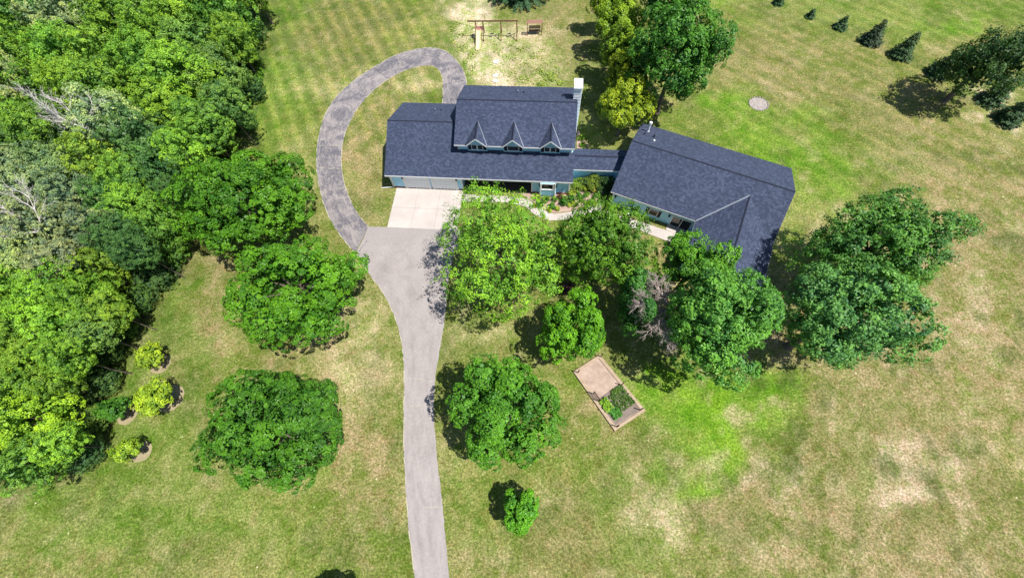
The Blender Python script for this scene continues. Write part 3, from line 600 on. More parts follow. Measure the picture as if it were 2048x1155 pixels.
# ------------------------------------------------------------------ vegetation builders
def unit(v): return v/np.maximum(np.linalg.norm(v, axis=1, keepdims=True), 1e-9)
def leaves_mesh(name, C, Nn, size, tone, rng, asp=.62):
    n = len(C); t = unit(np.cross(Nn, rng.normal(size=(n, 3)))); b = np.cross(Nn, t)
    l = (size*rng.uniform(.7, 1.3, n))[:, None]*.5; wv = l*asp
    V = np.empty((n, 4, 3)); V[:, 0] = C-t*l; V[:, 1] = C+b*wv+Nn*l*.18; V[:, 2] = C+t*l; V[:, 3] = C-b*wv+Nn*l*.18
    me = np_mesh(name, V.reshape(-1, 3), np.arange(4*n).reshape(n, 4))
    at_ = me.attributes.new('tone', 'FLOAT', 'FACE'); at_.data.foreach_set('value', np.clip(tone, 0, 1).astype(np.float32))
    return me
def crown_mesh(name, rx, ry, rz, seed, lobes=18, clump=.42, leaf=.22, per=34, dens=1.0, lobe_r=.36, spiky=0, gaps=0, up=.45, low=-.45, lift=.18):
    """many leaf-sized faces, in clumps over a union of boughs; centre of the crown is the origin"""
    rng = np.random.default_rng(seed); R = np.array([rx, ry, rz])
    # bough centres, quasi even over the dome
    i = np.arange(lobes)+.5; zz = 1-(1-low)*i/lobes; ph = i*2.39996+seed
    d = np.stack([np.sqrt(np.maximum(0, 1-zz**2))*np.cos(ph), np.sqrt(np.maximum(0, 1-zz**2))*np.sin(ph), zz], 1)
    d = unit(d+rng.normal(0, .16, d.shape)); rad = (rng.uniform(.52, .84, lobes)*(1+.07*np.sin(3*np.arctan2(d[:, 1], d[:, 0])+seed)+.05*np.sin(5*np.arctan2(d[:, 1], d[:, 0])+2*seed)))[:, None]
    rad = rad*np.where(d[:, 2:] < -.15, .88, 1.0)
    LC = d*rad; LR = rng.uniform(.68, 1.3, lobes)*lobe_r
    pts = []; nr = []; lt = []
    area = 2*math.pi*((rx*ry+rx*rz+ry*rz)/3)*1.5
    want = int(area/(math.pi*clump**2)*1.05*dens)
    per_l = max(4, int(want/lobes*1.6))
    for j in range(lobes):
        q = unit(rng.normal(size=(per_l, 3))); q = unit(q+d[j]*.55+np.array([0, 0, .25]))
        pp = LC[j]+q*LR[j]*rng.uniform(.78, 1.12, (per_l, 1))
        dist = np.linalg.norm(pp[:, None]-LC[None], axis=2)/LR[None]; dist[:, j] = 9
        keep = (dist.min(1) > .86) & (pp[:, 2] > low)
        pts.append(pp[keep]); nr.append(q[keep]); lt.append(np.full(keep.sum(), rng.normal(0, .13)))
    Pc = np.concatenate(pts); Nc = np.concatenate(nr); Lt = np.concatenate(lt)
    if gaps: k = rng.random(len(Pc)) > gaps; Pc, Nc, Lt = Pc[k], Nc[k], Lt[k]
    Pc = Pc*R; Nc = unit(Nc/R*R.mean())
    nC = len(Pc); m = max(6, int(per*1.3)); leaf = leaf*.86
    cr = clump*rng.uniform(.45, 1.5, nC)
    # leaves of each clump: a little dome facing outwards
    a = unit(np.cross(Nc, rng.normal(size=(nC, 3)))); b = np.cross(Nc, a)
    th = rng.uniform(0, 2*np.pi, (nC, m)); rr_ = np.sqrt(rng.random((nC, m)))*cr[:, None]
    hh = (cr[:, None]*.55)*(1-(rr_/cr[:, None])**2) + rng.normal(0, .10, (nC, m))*cr[:, None]
    L = Pc[:, None]+a[:, None]*(rr_*np.cos(th))[..., None]+b[:, None]*(rr_*np.sin(th))[..., None]+Nc[:, None]*hh[..., None]
    out = (L-Pc[:, None])/cr[:, None, None]*.8
    if spiky:
        ex = rng.random((nC, m))**1.5*spiky; L = L+(Nc*.6+np.array([0, 0, .25])+rng.normal(0, .25, (nC, 3)))[:, None]*ex[..., None]*np.where(rng.random((nC, 1)) < .45, 1., .15)[..., None]
    Nl = unit((Nc[:, None]*.7+out*.5+np.array([0, 0, up])+rng.normal(0, .50, L.shape)).reshape(-1, 3))
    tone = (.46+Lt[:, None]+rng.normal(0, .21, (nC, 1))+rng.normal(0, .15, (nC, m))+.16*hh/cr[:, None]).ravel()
    L = L.reshape(-1, 3)
    # inner leaves, bigger and sparse, so that the sky and ground show only in true gaps
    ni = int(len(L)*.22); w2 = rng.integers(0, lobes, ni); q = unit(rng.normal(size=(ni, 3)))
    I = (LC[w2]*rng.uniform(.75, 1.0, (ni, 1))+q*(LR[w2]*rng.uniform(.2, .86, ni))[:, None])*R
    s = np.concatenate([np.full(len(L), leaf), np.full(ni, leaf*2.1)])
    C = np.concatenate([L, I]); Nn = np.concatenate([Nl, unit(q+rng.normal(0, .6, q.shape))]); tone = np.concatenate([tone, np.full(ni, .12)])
    return leaves_mesh(name, C, Nn, s, tone, rng), LC*R
def trunk_mesh(name, h, r, tips, seed, n=6):
    rng = random.Random(seed); mb = MB(); base = Vector((0, 0, -.05)); p = base; top = Vector((rng.uniform(-.2, .2), rng.uniform(-.2, .2), h))
    mids = [Vector((0, 0, -.05)), Vector((rng.uniform(-.1, .1), rng.uniform(-.1, .1), h*.35)), top*1.0]
    mb.tube(mids[0], mids[0]+Vector((0, 0, .3)), r*1.5, r*1.05, n=8, cap=False)
    mb.tube(mids[0]+Vector((0, 0, .3)), mids[1], r*1.05, r*.8, n=8, cap=False); mb.tube(mids[1], mids[2], r*.8, r*.35, n=8)
    for t in tips:
        t = Vector(t); f = rng.uniform(.35, .8); s = mids[1].lerp(mids[2], f) if t.z > h*.5 else mids[1].lerp(mids[2], rng.uniform(0, .4))
        mid = s.lerp(t, .5)+Vector((0, 0, .12*(t-s).length)); mb.tube(s, mid, r*.34, r*.22, n=5, cap=False); mb.tube(mid, t, r*.22, r*.07, n=5)
    me = bpy.data.meshes.new(name); me.from_pydata(mb.v, [], mb.f); me.materials.append(M_bark); me.update(); return me
def tree(cx, cy, rxp, ryp, zc, color, label, rz=None, seed=0, cat='tree', group=None, name='shade_tree', base=None, **kw):
    """crown centre at photo (cx,cy) and height zc; radii given in photo pixels turned to metres there"""
    p = at(cx, cy, zc); s = mpp(p); rx, ry = rxp*s, ryp*s; rz = rz or .62*(rx+ry)/2
    rz = min(rz, zc*.92)
    t = thing(name, label, cat, (float(p[0]), float(p[1]), 0), 0, group)
    cm, LC = crown_mesh('crown', rx, ry, rz, seed, **kw)
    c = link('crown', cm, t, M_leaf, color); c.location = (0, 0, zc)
    tips = [(x*.8, y*.8, zc+z*.8) for x, y, z in LC[::2]]
    tm = trunk_mesh('trunk', zc+.3*rz, .05*rx+.06, tips, seed); link('trunk', tm, t)
    return t
def dead_branches(par, org, dirs, length, r, seed, m, depth=4, name='dead_branch'):
    rng = random.Random(seed); mb = MB()
    def grow(p, d, L, r, k):
        n = 3; q = p
        for i in range(n):
            d = (d+Vector((rng.gauss(0, .16), rng.gauss(0, .16), rng.gauss(0, .12)))).normalized(); q2 = q+d*L/n
            mb.tube(q, q2, r*(1-.25*i), r*(1-.25*(i+1)), n=4, cap=False)
            if k > 0:
                for _ in range(2):
                    a = d.orthogonal().normalized(); a.rotate(Matrix.Rotation(rng.uniform(0, 6.28), 3, d)); grow(q2, (d+a*rng.uniform(.45, .95)).normalized(), L*rng.uniform(.38, .58), r*.5, k-1)
            q = q2
    for d in dirs: grow(Vector(org), Vector(d).normalized(), length*rng.uniform(.8, 1.1), r, depth-1)
    return mb.build(name, m, par)

# ---- big yard trees
DG = (.062, .185, .013); MG = (.045, .165, .014); YG = (.125, .27, .022); BG = (.050, .170, .022)
tree(505, 408, 148, 108, 6.0, DG, 'dark green broad tree touching the wood, left of the loop drive', seed=11, rz=4.6, lobes=30, clump=.42, leaf=.24, per=40, lobe_r=.30)
tree(596, 580, 140, 112, 6.0, (.068, .205, .013), 'broad green tree in the left lawn nearest the drive junction', seed=12, rz=4.4, lobes=32, clump=.40, leaf=.23, per=40, lobe_r=.28)
tree(548, 852, 150, 122, 6.0, (.044, .145, .013), 'darkest, widest round tree standing alone in the lower left lawn', seed=13, rz=4.6, lobes=40, clump=.36, leaf=.21, per=44, lobe_r=.26)
tree(1012, 820, 108, 112, 6.0, (.062, .20, .018), 'round green tree right beside the straight drive, shading its edge', seed=14, rz=4.2, lobes=22, clump=.38, leaf=.22, per=42, lobe_r=.34)
tree(1000, 512, 122, 130, 6.5, (.150, .34, .030), 'feathery light green tree in front of the porch, its shade on the drive', seed=15, rz=4.8, lobes=26, clump=.42, leaf=.21, per=30, lobe_r=.32, spiky=1.2, gaps=.15, up=.3)
tree(1200, 492, 88, 92, 6.0, (.075, .195, .018), 'dense green tree over the curved walk between the two houses', seed=16, rz=4.6, lobes=20, clump=.36, leaf=.21, per=34, lobe_r=.34, spiky=.9, up=.3)
tree(1145, 655, 66, 68, 5.0, (.085, .255, .014), 'bright green mid-sized tree just above the raised garden bed', seed=17, rz=3.6, lobes=14, clump=.36, leaf=.22, per=38, lobe_r=.40)
tree(1041, 1022, 36, 40, 2.6, (.08, .26, .02), 'small young tree alone on the lawn below the round drive-side tree', seed=18, rz=1.9, lobes=9, clump=.26, leaf=.19, per=34, lobe_r=.42)
tA = tree(1428, 640, 96, 104, 7.5, (.090, .26, .045), 'tall green tree with a bare purple-grey dead side, below the wing roof', seed=19, rz=5.6, lobes=20, clump=.40, leaf=.24, per=38, lobe_r=.34, spiky=.4)
tree(1270, 600, 38, 64, 5.0, (.05, .17, .03), 'narrow shaded tree behind the dead branches, left of the tall tree', seed=20, rz=3.6, lobes=9, clump=.36, leaf=.23, per=34, lobe_r=.40)
tree(1388, 534, 74, 46, 7.0, (.075, .225, .02), 'green tree touching the lower edge of the wing roof', seed=21, rz=3.2, lobes=10, clump=.36, leaf=.22, per=36, lobe_r=.42, spiky=.4)
tree(1684, 640, 138, 104, 8.0, (.090, .245, .065), 'large pale green tree, front one of the pair right of the wing', seed=22, rz=5.4, lobes=24, clump=.42, leaf=.25, per=36, lobe_r=.30, spiky=.6, gaps=.08)
tree(1744, 500, 138, 90, 7.0, (.066, .195, .036), 'large darker tree, rear one of the pair right of the wing', seed=23, rz=5.2, lobes=24, clump=.40, leaf=.24, per=34, lobe_r=.30, spiky=.9, gaps=.08)
tree(1352, 118, 92, 90, 8.0, (.055, .18, .026), 'tall full green tree behind the wing, right of the yellowish row', seed=24, rz=6.2, lobes=24, clump=.46, leaf=.28, per=34, lobe_r=.30, spiky=.5, gaps=.1)
tree(1345, 15, 62, 40, 8.0, (.045, .15, .022), 'green tree cut by the top edge, beyond the tall one behind the wing', seed=25, rz=5.4, lobes=14, clump=.5, leaf=.3, per=30, lobe_r=.36, spiky=.4)
RW = 'row of yellowish trees behind the breezeway'
for i, (x, y, a, b, lab, c) in enumerate(((1236, 2, 46, 26, 'yellow-green tree cut by the top edge, farthest of the yellowish row', (.16, .28, .018)), (1240, 45, 42, 34, 'yellow-green tree second from the top of the yellowish row', (.16, .29, .022)), (1243, 102, 40, 34, 'yellow-green tree in the middle of the yellowish row', (.155, .28, .022)), (1240, 152, 30, 28, 'smallest yellow-green tree of the yellowish row', (.19, .28, .02)), (1250, 215, 52, 46, 'largest, yellowest tree of the row, nearest the breezeway', (.195, .295, .018)))):
    tree(x, y, a, b, 4.6, c, lab, seed=31+i, rz=3.4, lobes=10, clump=.42, leaf=.26, per=36, lobe_r=.44, group=RW)
# dead boughs on the tall tree, bare snag in the wood
p0 = at(1340, 618, 6.5)
db = dead_branches(tA, (0, 0, 0), [(-1, .2, .5), (-.3, 1, .5), (-.8, -.6, .4), (-.6, .7, .8), (.1, -1, .6), (-1, -.2, .8)], 2.8, .11, 5, M_dead, 5)
db.location = (float(p0[0]-tA.location.x), float(p0[1]-tA.location.y), 6.2)
st = MB(); st.tube((0, 0, 3.0), (float(p0[0]-tA.location.x), float(p0[1]-tA.location.y), 6.25), .24, .12); st.build('dead_limb', M_dead, tA)
p1 = at(158, 245, 9.0)
sn = thing('dead_tree', 'bare white dead tree poking out of the upper left wood', 'dead tree', (float(p1[0]), float(p1[1]), 0))
b0 = dead_branches(sn, (0, 0, 8.0), [(-.5, .5, .8), (-.9, .5, .4), (-.2, .8, .5), (-.7, .1, .9)], 3.6, .10, 9, M_bare, 4, 'branch'); q = MB(); q.tube((.5, -.5, -.05), (0, 0, 8), .26, .14, n=8); q.build('trunk', M_bare, sn)
p1 = at(60, 455, 8.0)
sn = thing('dead_tree', 'fallen-looking grey bare branches among the left edge trees', 'dead tree', (float(p1[0]), float(p1[1]), 0))
b0 = dead_branches(sn, (0, 0, 7.2), [(-.9, .1, .3), (-.7, -.5, .3), (-.8, .6, .3), (.3, .8, .6)], 3.4, .09, 19, M_bare, 4, 'branch'); q = MB(); q.tube((.5, .2, -.05), (0, 0, 7.2), .24, .13, n=8); q.build('trunk', M_bare, sn)

# ---- young lawn trees with mulch rings
YT = 'young trees with mulch rings in the left lawn'
for i, (x, y, a, b, z, c, lab, mx, my, mr) in enumerate(((300, 712, 24, 24, 2.0, (.21, .34, .03), 'small yellow-green tree, topmost of the mulched saplings', 321, 727, 20), (313, 792, 30, 32, 2.5, (.22, .36, .03), 'largest yellow-green sapling, in the middle of the mulched group', 340, 795, 28), (228, 820, 26, 20, 2.0, (.05, .16, .02), 'the only dark green sapling among the mulched ones', 254, 828, 20), (254, 900, 21, 22, 1.9, (.20, .34, .03), 'small yellow-green tree, lowest of the mulched saplings', 284, 902, 20))):
    t_ = tree(x, y, a, b, z, c, lab, seed=51+i, rz=b*.045, lobes=8, clump=.24, leaf=.19, per=26, lobe_r=.42, name='sapling', group=YT, spiky=.35)
    c0 = at(mx, my); rr0 = mr*mpp(c0); rn = random.Random(i)
    ring = [(float(c0[0])+math.cos(k*.2618)*rr0*rn.uniform(.93, 1.05), float(c0[1])+math.sin(k*.2618)*rr0*rn.uniform(.93, 1.05)) for k in range(24)]
    struct(sheet('mulch_ring', ring, .006, M_ringmulch))
# off-frame tree at the bottom throws its shadow into the frame
tree(668, 1212, 38, 34, 2.8, (.05, .18, .02), 'young tree at the bottom edge, mostly out of the photo', seed=58, rz=2.0, lobes=9, clump=.28, leaf=.2, per=30, lobe_r=.42)

# ---- conifers
def conifer(x, y, h, r, label, seed, color=(.036, .088, .026), group=None, name='spruce_tree'):
    rng = np.random.default_rng(seed); c = at(x, y)
    t = thing(name, label, 'conifer', (float(c[0]), float(c[1]), 0), 0, group)
    Cs = []; Ns = []; S = []; T = []
    nl = max(8, int(h*3.2))
    for li in range(nl):
        f = li/nl; z = .08*h+f*h*.9; R = r*(1-f)**.85*rng.uniform(.88, 1.08)+.05
        nb = max(5, int(14*(1-f)+5)); ph0 = rng.uniform(0, 6)
        for b in range(nb):
            ph = ph0+b*2*np.pi/nb+rng.normal(0, .08); Rb = R*rng.uniform(.62, 1.22); n = max(6, int(Rb*26)); s = np.sqrt(rng.random(n))*Rb
            wd = (.10+.20*(1-s/Rb)*Rb*.5); off = rng.normal(0, 1, n)*wd
            d = np.array([np.cos(ph), np.sin(ph)]); pr_ = np.array([-d[1], d[0]])
            Cs.append(np.stack([d[0]*s+pr_[0]*off, d[1]*s+pr_[1]*off, z-.25*s+.10*s*s/R*.5+rng.normal(0, .04, n)], 1))
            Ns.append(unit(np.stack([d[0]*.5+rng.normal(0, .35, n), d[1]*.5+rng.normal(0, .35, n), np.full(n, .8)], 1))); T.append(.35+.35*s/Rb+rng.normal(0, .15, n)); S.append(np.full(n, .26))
    me = leaves_mesh('crown', np.concatenate(Cs), np.concatenate(Ns), np.concatenate(S), np.concatenate(T), rng, .45)
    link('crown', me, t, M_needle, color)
    q = MB(); q.tube((0, 0, -.05), (0, 0, h*.97), .05*h**.8, .015, n=7); q.build('trunk', M_bark, t)
CG = 'spruces in the row at the upper right'
conifer(1556, 8, 1.8, .95, 'tiny dark spruce at the top edge, far left of the spruce row', 61, group=CG)
conifer(1619, 35, 1.4, .7, 'smallest dark spruce, second in the spruce row', 62, group=CG)
conifer(1679, 56, 2.0, 1.05, 'small dark spruce, third in the spruce row', 63, group=CG)
conifer(1738, 84, 3.5, 1.65, 'olive-dark spruce in the middle of the row, sparser top', 64, (.028, .058, .024), group=CG)
conifer(1798, 112, 3.8, 1.65, 'pointed spruce standing right of the sparse-topped one', 65, group=CG)
conifer(1872, 148, 3.5, 1.65, 'spruce tucked against the leaning broadleaf tree', 66, group=CG)
conifer(1978, 202, 3.8, 1.9, 'dark spruce directly below the broadleaf tree at upper right', 67, group=CG)
conifer(2012, 240, 3.8, 2.0, 'lowest spruce of the row, cut by the right edge', 68, group=CG)
conifer(2052, 95, 6.5, 2.4, 'dark spruce on the right edge above the others', 69, group=CG)
conifer(2100, 285, 4.8, 1.9, 'spruce just outside the right edge below the row', 70, group=CG)
conifer(1040, -12, 9.5, 5.2, 'large dark spruce at the top edge above the swing set', 71, (.03, .085, .03))
tree(1966, 134, 80, 60, 5.2, (.030, .082, .018), 'grey-green broadleaf tree among spruces, long shadow to its left', seed=41, rz=3.8, lobes=14, clump=.5, leaf=.27, per=32, lobe_r=.36, spiky=.6, gaps=.2, low=-.45)

# ---- the wood on the left: individual trees from shared crowns
VAR = []
for i in range(6):
    cm, LC = crown_mesh('crown', 4.0, 4.0, 4.6, 100+i, low=-.9, lobes=(24, 27, 21, 30, 25, 22)[i], clump=(.40, .36, .44, .34, .42, .38)[i], leaf=(.24, .22, .26, .21, .25, .23)[i], per=34, lobe_r=(.38, .34, .42, .32, .36, .40)[i], spiky=(.2, .5, 0, .7, .3, .5)[i], gaps=(.05, .1, 0, .12, .05, .1)[i])
    cm.materials.append(M_leaf); tm = trunk_mesh('trunk', 9.5, .15, [(x*.8, y*.8, 9+z*.6) for x, y, z in LC[::3]], i); VAR.append((cm, tm))
CO = {'Y': [(.128, .265, .030), (.108, .24, .032), (.145, .275, .032)], 'G': [(.095, .215, .026), (.115, .235, .026), (.10, .215, .045)], 'D': [(.048, .125, .036), (.058, .14, .040)], 'B': [(.15, .235, .115), (.13, .21, .10), (.17, .26, .125)], 'Q': [(.20, .38, .03)], 'P': [(.20, .29, .11)]}
WN = {'Y': 'yellow-green', 'G': 'mid green', 'D': 'dark green', 'B': 'grey-green', 'Q': 'bright lime', 'P': 'pale silvery'}
WOOD = [(20,20,48,'G'),(75,48,48,'D'),(128,55,46,'P'),(178,18,48,'B'),(235,50,48,'G'),(300,18,46,'G'),(305,68,44,'Y'),(368,30,50,'Y'),(440,25,48,'Y'),(468,82,38,'G'),(392,100,50,'G'),(20,90,45,'Y'),(62,135,48,'Y'),(135,120,46,'Y'),(200,112,40,'G'),(298,125,52,'Y'),(372,158,54,'Y'),(440,160,46,'G'),(452,218,40,'G'),
 (18,175,44,'P'),(88,195,48,'G'),(152,180,44,'Y'),(215,185,44,'G'),(330,215,50,'Y'),(405,255,46,'Y'),(232,250,52,'B'),(292,290,50,'D'),(30,258,46,'Y'),(92,268,44,'G'),(150,275,42,'D'),(370,305,40,'Y'),(60,320,44,'D'),(195,325,46,'Y'),(262,355,42,'Y'),(318,350,46,'D'),(125,340,46,'B'),(28,350,46,'B'),
 (88,395,52,'B'),(160,400,50,'B'),(228,405,42,'D'),(280,420,44,'Y'),(325,450,44,'Y'),(30,425,44,'B'),(110,465,52,'B'),(190,462,50,'B'),(255,480,42,'D'),(352,390,30,'D'),(60,512,44,'P'),(10,540,40,'D'),(140,535,46,'B'),(215,540,44,'G'),(290,500,36,'D'),
 (75,575,48,'Y'),(145,590,50,'Y'),(210,600,46,'Y'),(258,625,34,'G'),(25,630,46,'Y'),(95,650,50,'G'),(165,655,48,'Y'),(222,668,34,'G'),(45,705,46,'G'),(112,715,48,'Y'),(170,715,40,'Y'),(20,770,40,'G'),(85,775,44,'Y'),(140,770,38,'Y'),(108,838,58,'Q'),(155,890,38,'Y'),(100,925,48,'Y'),(5,850,34,'D'),(-5,920,36,'D'),(-70,80,50,'G'),(-70,200,50,'Y'),(-70,330,50,'G'),(-70,460,50,'B'),(-60,590,46,'Y'),(-60,700,46,'G'),(-60,800,40,'G'),(60,-60,50,'G'),(180,-60,50,'Y'),(300,-60,50,'G'),(420,-50,48,'Y'),(495,-40,40,'G')]
ROWS = [(-999, 0, 'just beyond the top edge'), (0, 60, 'along the top edge'), (60, 150, 'in second row of the wood'), (150, 230, 'in row of the bare white tree'), (230, 300, 'in row level with the garage roof'), (300, 380, 'in row level with garage doors'), (380, 450, 'in row level with concrete pad'), (450, 560, 'in row level with drive junction'), (560, 640, 'in row level with central lawn tree'), (640, 740, 'in row just above the saplings'), (740, 860, 'in row level with the saplings'), (860, 9999, 'in the lowest row')]
ORD = ['first', 'second', 'third', 'fourth', 'fifth', 'sixth', 'seventh', 'eighth', 'ninth', 'tenth', 'eleventh', 'twelfth']
rk_ = {}
for lo, hi, nm in ROWS:
    L = sorted([w for w in WOOD if lo <= w[1] < hi]); 
    for i, w_ in enumerate(L): rk_[w_] = f'{WN[w_[3]]} wood tree, {ORD[i]} from left {nm}'
rng = random.Random(77)
for i, w_ in enumerate(WOOD):
    x, y, r, k = w_; x -= 34 if y > 560 else (16 if y > 470 else 0); zc = rng.uniform(4.5, 6.8)
    if k in 'BP': zc += .8
    if k in 'Q' or y > 860 : zc = 5.0
    p = at(x, y, zc); s = r*mpp(p)/4.0*1.08; cm, tm = VAR[i % 6]
    t = thing('woodland_tree', rk_[w_], 'tree', (float(p[0]), float(p[1]), 0), rng.uniform(0, 6.28), 'trees of the wood on the left')
    bri = 1.0 if k == 'Q' else rng.uniform(.92, 1.38); c = link('crown', cm, t); c.color = (*[q*rng.uniform(.92, 1.08)*bri for q in rng.choice(CO[k])], 1); c.location = (0, 0, zc); c.scale = (s*rng.uniform(.92, 1.1), s*rng.uniform(.92, 1.1), min(s*rng.uniform(.95, 1.15), zc*.98/4.9))
    tr = link('trunk', tm, t); tr.scale = (s, s, zc/9.0)
EDGE = [(518,62),(514,118),(516,176),(494,238),(462,292),(404,396),(388,448),(352,505),(322,548),(288,600),(252,650),(222,702),(206,760),(196,838),(170,905)]  # added shrubs, dark to stand for the shade that hides the trunks
EL = ['beside the topmost wood edge', 'second from the top along the wood edge', 'at the widest bulge of the wood edge', 'just below the bulge of the wood edge', 'where the wood edge meets the round lawn tree', 'left of the round lawn tree, at its middle', 'below left of the round lawn tree', 'at the upper end of the open grass strip', 'beside the open grass strip, second down', 'beside the open grass strip, third down', 'above left of the topmost sapling', 'level with the topmost sapling', 'left of the largest sapling', 'left of the dark sapling', 'lowest along the wood edge']
for i, (x, y) in enumerate(EDGE):
    p = at(x-10, y, 1.6); cm, tm = VAR[(i*5+2) % 6]; s = rng.uniform(.36, .50)
    t = thing('added_edge_shrub', 'added dark shrub standing in for shade '+EL[i], 'shrub', (float(p[0]), float(p[1]), 0), rng.uniform(0, 6.28), 'added dark shrubs standing in for shade along the wood edge')
    c = link('crown', cm, t); c.color = (*[q*rng.uniform(.9, 1.1) for q in ((.055, .14, .03), (.08, .18, .03), (.05, .12, .035))[i % 3]], 1); c.location = (0, 0, 1.5); c.scale = (s, s, s*.75)
    tr = link('trunk', tm, t); tr.scale = (s, s, .18)
# undergrowth filling the wood floor and its grassy rim
rng = np.random.default_rng(8)
C_ = []
def scatter(poly, n, rng):
    P_ = np.array(poly); lo = P_.min(0); hi = P_.max(0); out = []
    q = rng.uniform(lo, hi, (n*4, 2)); ins = np.zeros(len(q), bool); j = len(P_)-1
    for i in range(len(P_)):
        a, b = P_[i], P_[j]; cnd = ((a[1] > q[:, 1]) != (b[1] > q[:, 1])) & (q[:, 0] < (b[0]-a[0])*(q[:, 1]-a[1])/(b[1]-a[1]+1e-12)+a[0]); ins ^= cnd; j = i
    return q[ins][:n]
wood_poly = px([(-150,-80),(505,-60),(515,60),(520,130),(505,215),(480,270),(430,330),(380,420),(345,480),(315,560),(262,630),(205,700),(190,780),(150,880),(60,960),(-150,960)])
q = scatter(wood_poly, 46000, rng); n = len(q)
bumpz = .25+.45*np.abs(np.sin(q[:, 0]*.9)*np.cos(q[:, 1]*.8))
C3 = np.concatenate([q, (rng.random(n)*bumpz*2)[:, None]], 1)
me = leaves_mesh('undergrowth', C3, unit(np.stack([rng.normal(0, .5, n), rng.normal(0, .5, n), np.ones(n)], 1)), np.full(n, .55), rng.normal(.4, .25, n), rng)
o = link('undergrowth', me, None, M_leaf, (.04, .085, .018)); struct(o, 'stuff')
rim = []
for poly, n_ in ((px([(500,95),(522,120),(530,150),(520,185),(505,215),(485,240),(478,200),(500,150)]), 9000), (px([(385,455),(395,470),(350,520),(325,560),(300,560),(330,500),(365,470)]), 7000)):
    q = scatter(poly, n_, rng); rim.append(np.concatenate([q, (rng.random(len(q))*.7)[:, None]], 1))
C3 = np.concatenate(rim); n = len(C3)
o = link('rough_grass', leaves_mesh('rough_grass', C3, unit(np.stack([rng.normal(0, .5, n), rng.normal(0, .5, n), np.ones(n)], 1)), np.full(n, .26), rng.normal(.5, .2, n), rng), None, M_leaf, (.09, .21, .025)); struct(o, 'stuff')
# weeds over the trodden play area
C3 = []
for poly, n_ in ((px([(905,40),(960,60),(945,90),(955,130),(935,160),(925,120),(895,80)]), 2000), (px([(985,95),(1040,85),(1100,100),(1120,140),(1125,172),(1010,170),(1020,140),(990,120)]), 2600), (px([(1080,140),(1125,150),(1128,172),(1075,172)]), 2600)):
    q = scatter(poly, n_, rng); cl = np.sin(q[:, 0]*1.7)*np.cos(q[:, 1]*1.9)+rng.normal(0, .4, len(q)); q = q[cl > .35]; C3.append(np.concatenate([q, rng.random((len(q), 1))*.25], 1))
C3 = np.concatenate(C3); n = len(C3)
o = link('weeds', leaves_mesh('weeds', C3, unit(np.stack([rng.normal(0, .5, n), rng.normal(0, .5, n), np.ones(n)], 1)), np.full(n, .22), rng.normal(.5, .3, n), rng), None, M_leaf, (.20, .29, .07)); struct(o, 'stuff')

# ---- front garden bed and its shrubs
bed = px([(1040,388),(1062,380),(1078,388),(1118,388),(1145,388),(1152,362),(1200,366),(1212,380),(1206,404),(1180,410),(1140,422),(1108,426),(1082,417),(1060,400)])
struct(sheet('mulch_bed', densify(bed, .6, .05, 2), .03, M_mulch))
side_bed = px([(1154,262),(1158,262),(1178,292),(1172,297),(1154,297)])
struct(sheet('side_bed', side_bed, .03, M_mulch))
def shrub(x, y, r, h, color, label, seed, group='shrubs in the front garden bed', name='garden_shrub', up=.5, **kw):
    p = at(x, y, h*.45); t = thing(name, label, 'shrub', (float(p[0]), float(p[1]), 0), 0, group)
    cm, _ = crown_mesh('foliage', r, r, h*.55, seed, lobes=6, clump=.14, leaf=.11, per=16, lobe_r=.5, up=up, **kw); c = link('foliage', cm, t, M_leaf, color); c.location = (0, 0, h*.48)
    q = MB(); q.tube((0, 0, -.02), (0, 0, h*.5), .04, .02, n=5)
    for a in range(4): q.tube((0, 0, h*.1), (math.cos(a*1.6)*r*.5, math.sin(a*1.6)*r*.5, h*.6), .02, .01, n=4)
    q.build('stem', M_bark, t)
zz2 = lambda x, y: (1060+x*180/2048, 340+y*180/2048)
SG = (.05, .17, .02); SY = (.20, .30, .03); SL = (.12, .26, .03); SR = (.09, .05, .035)
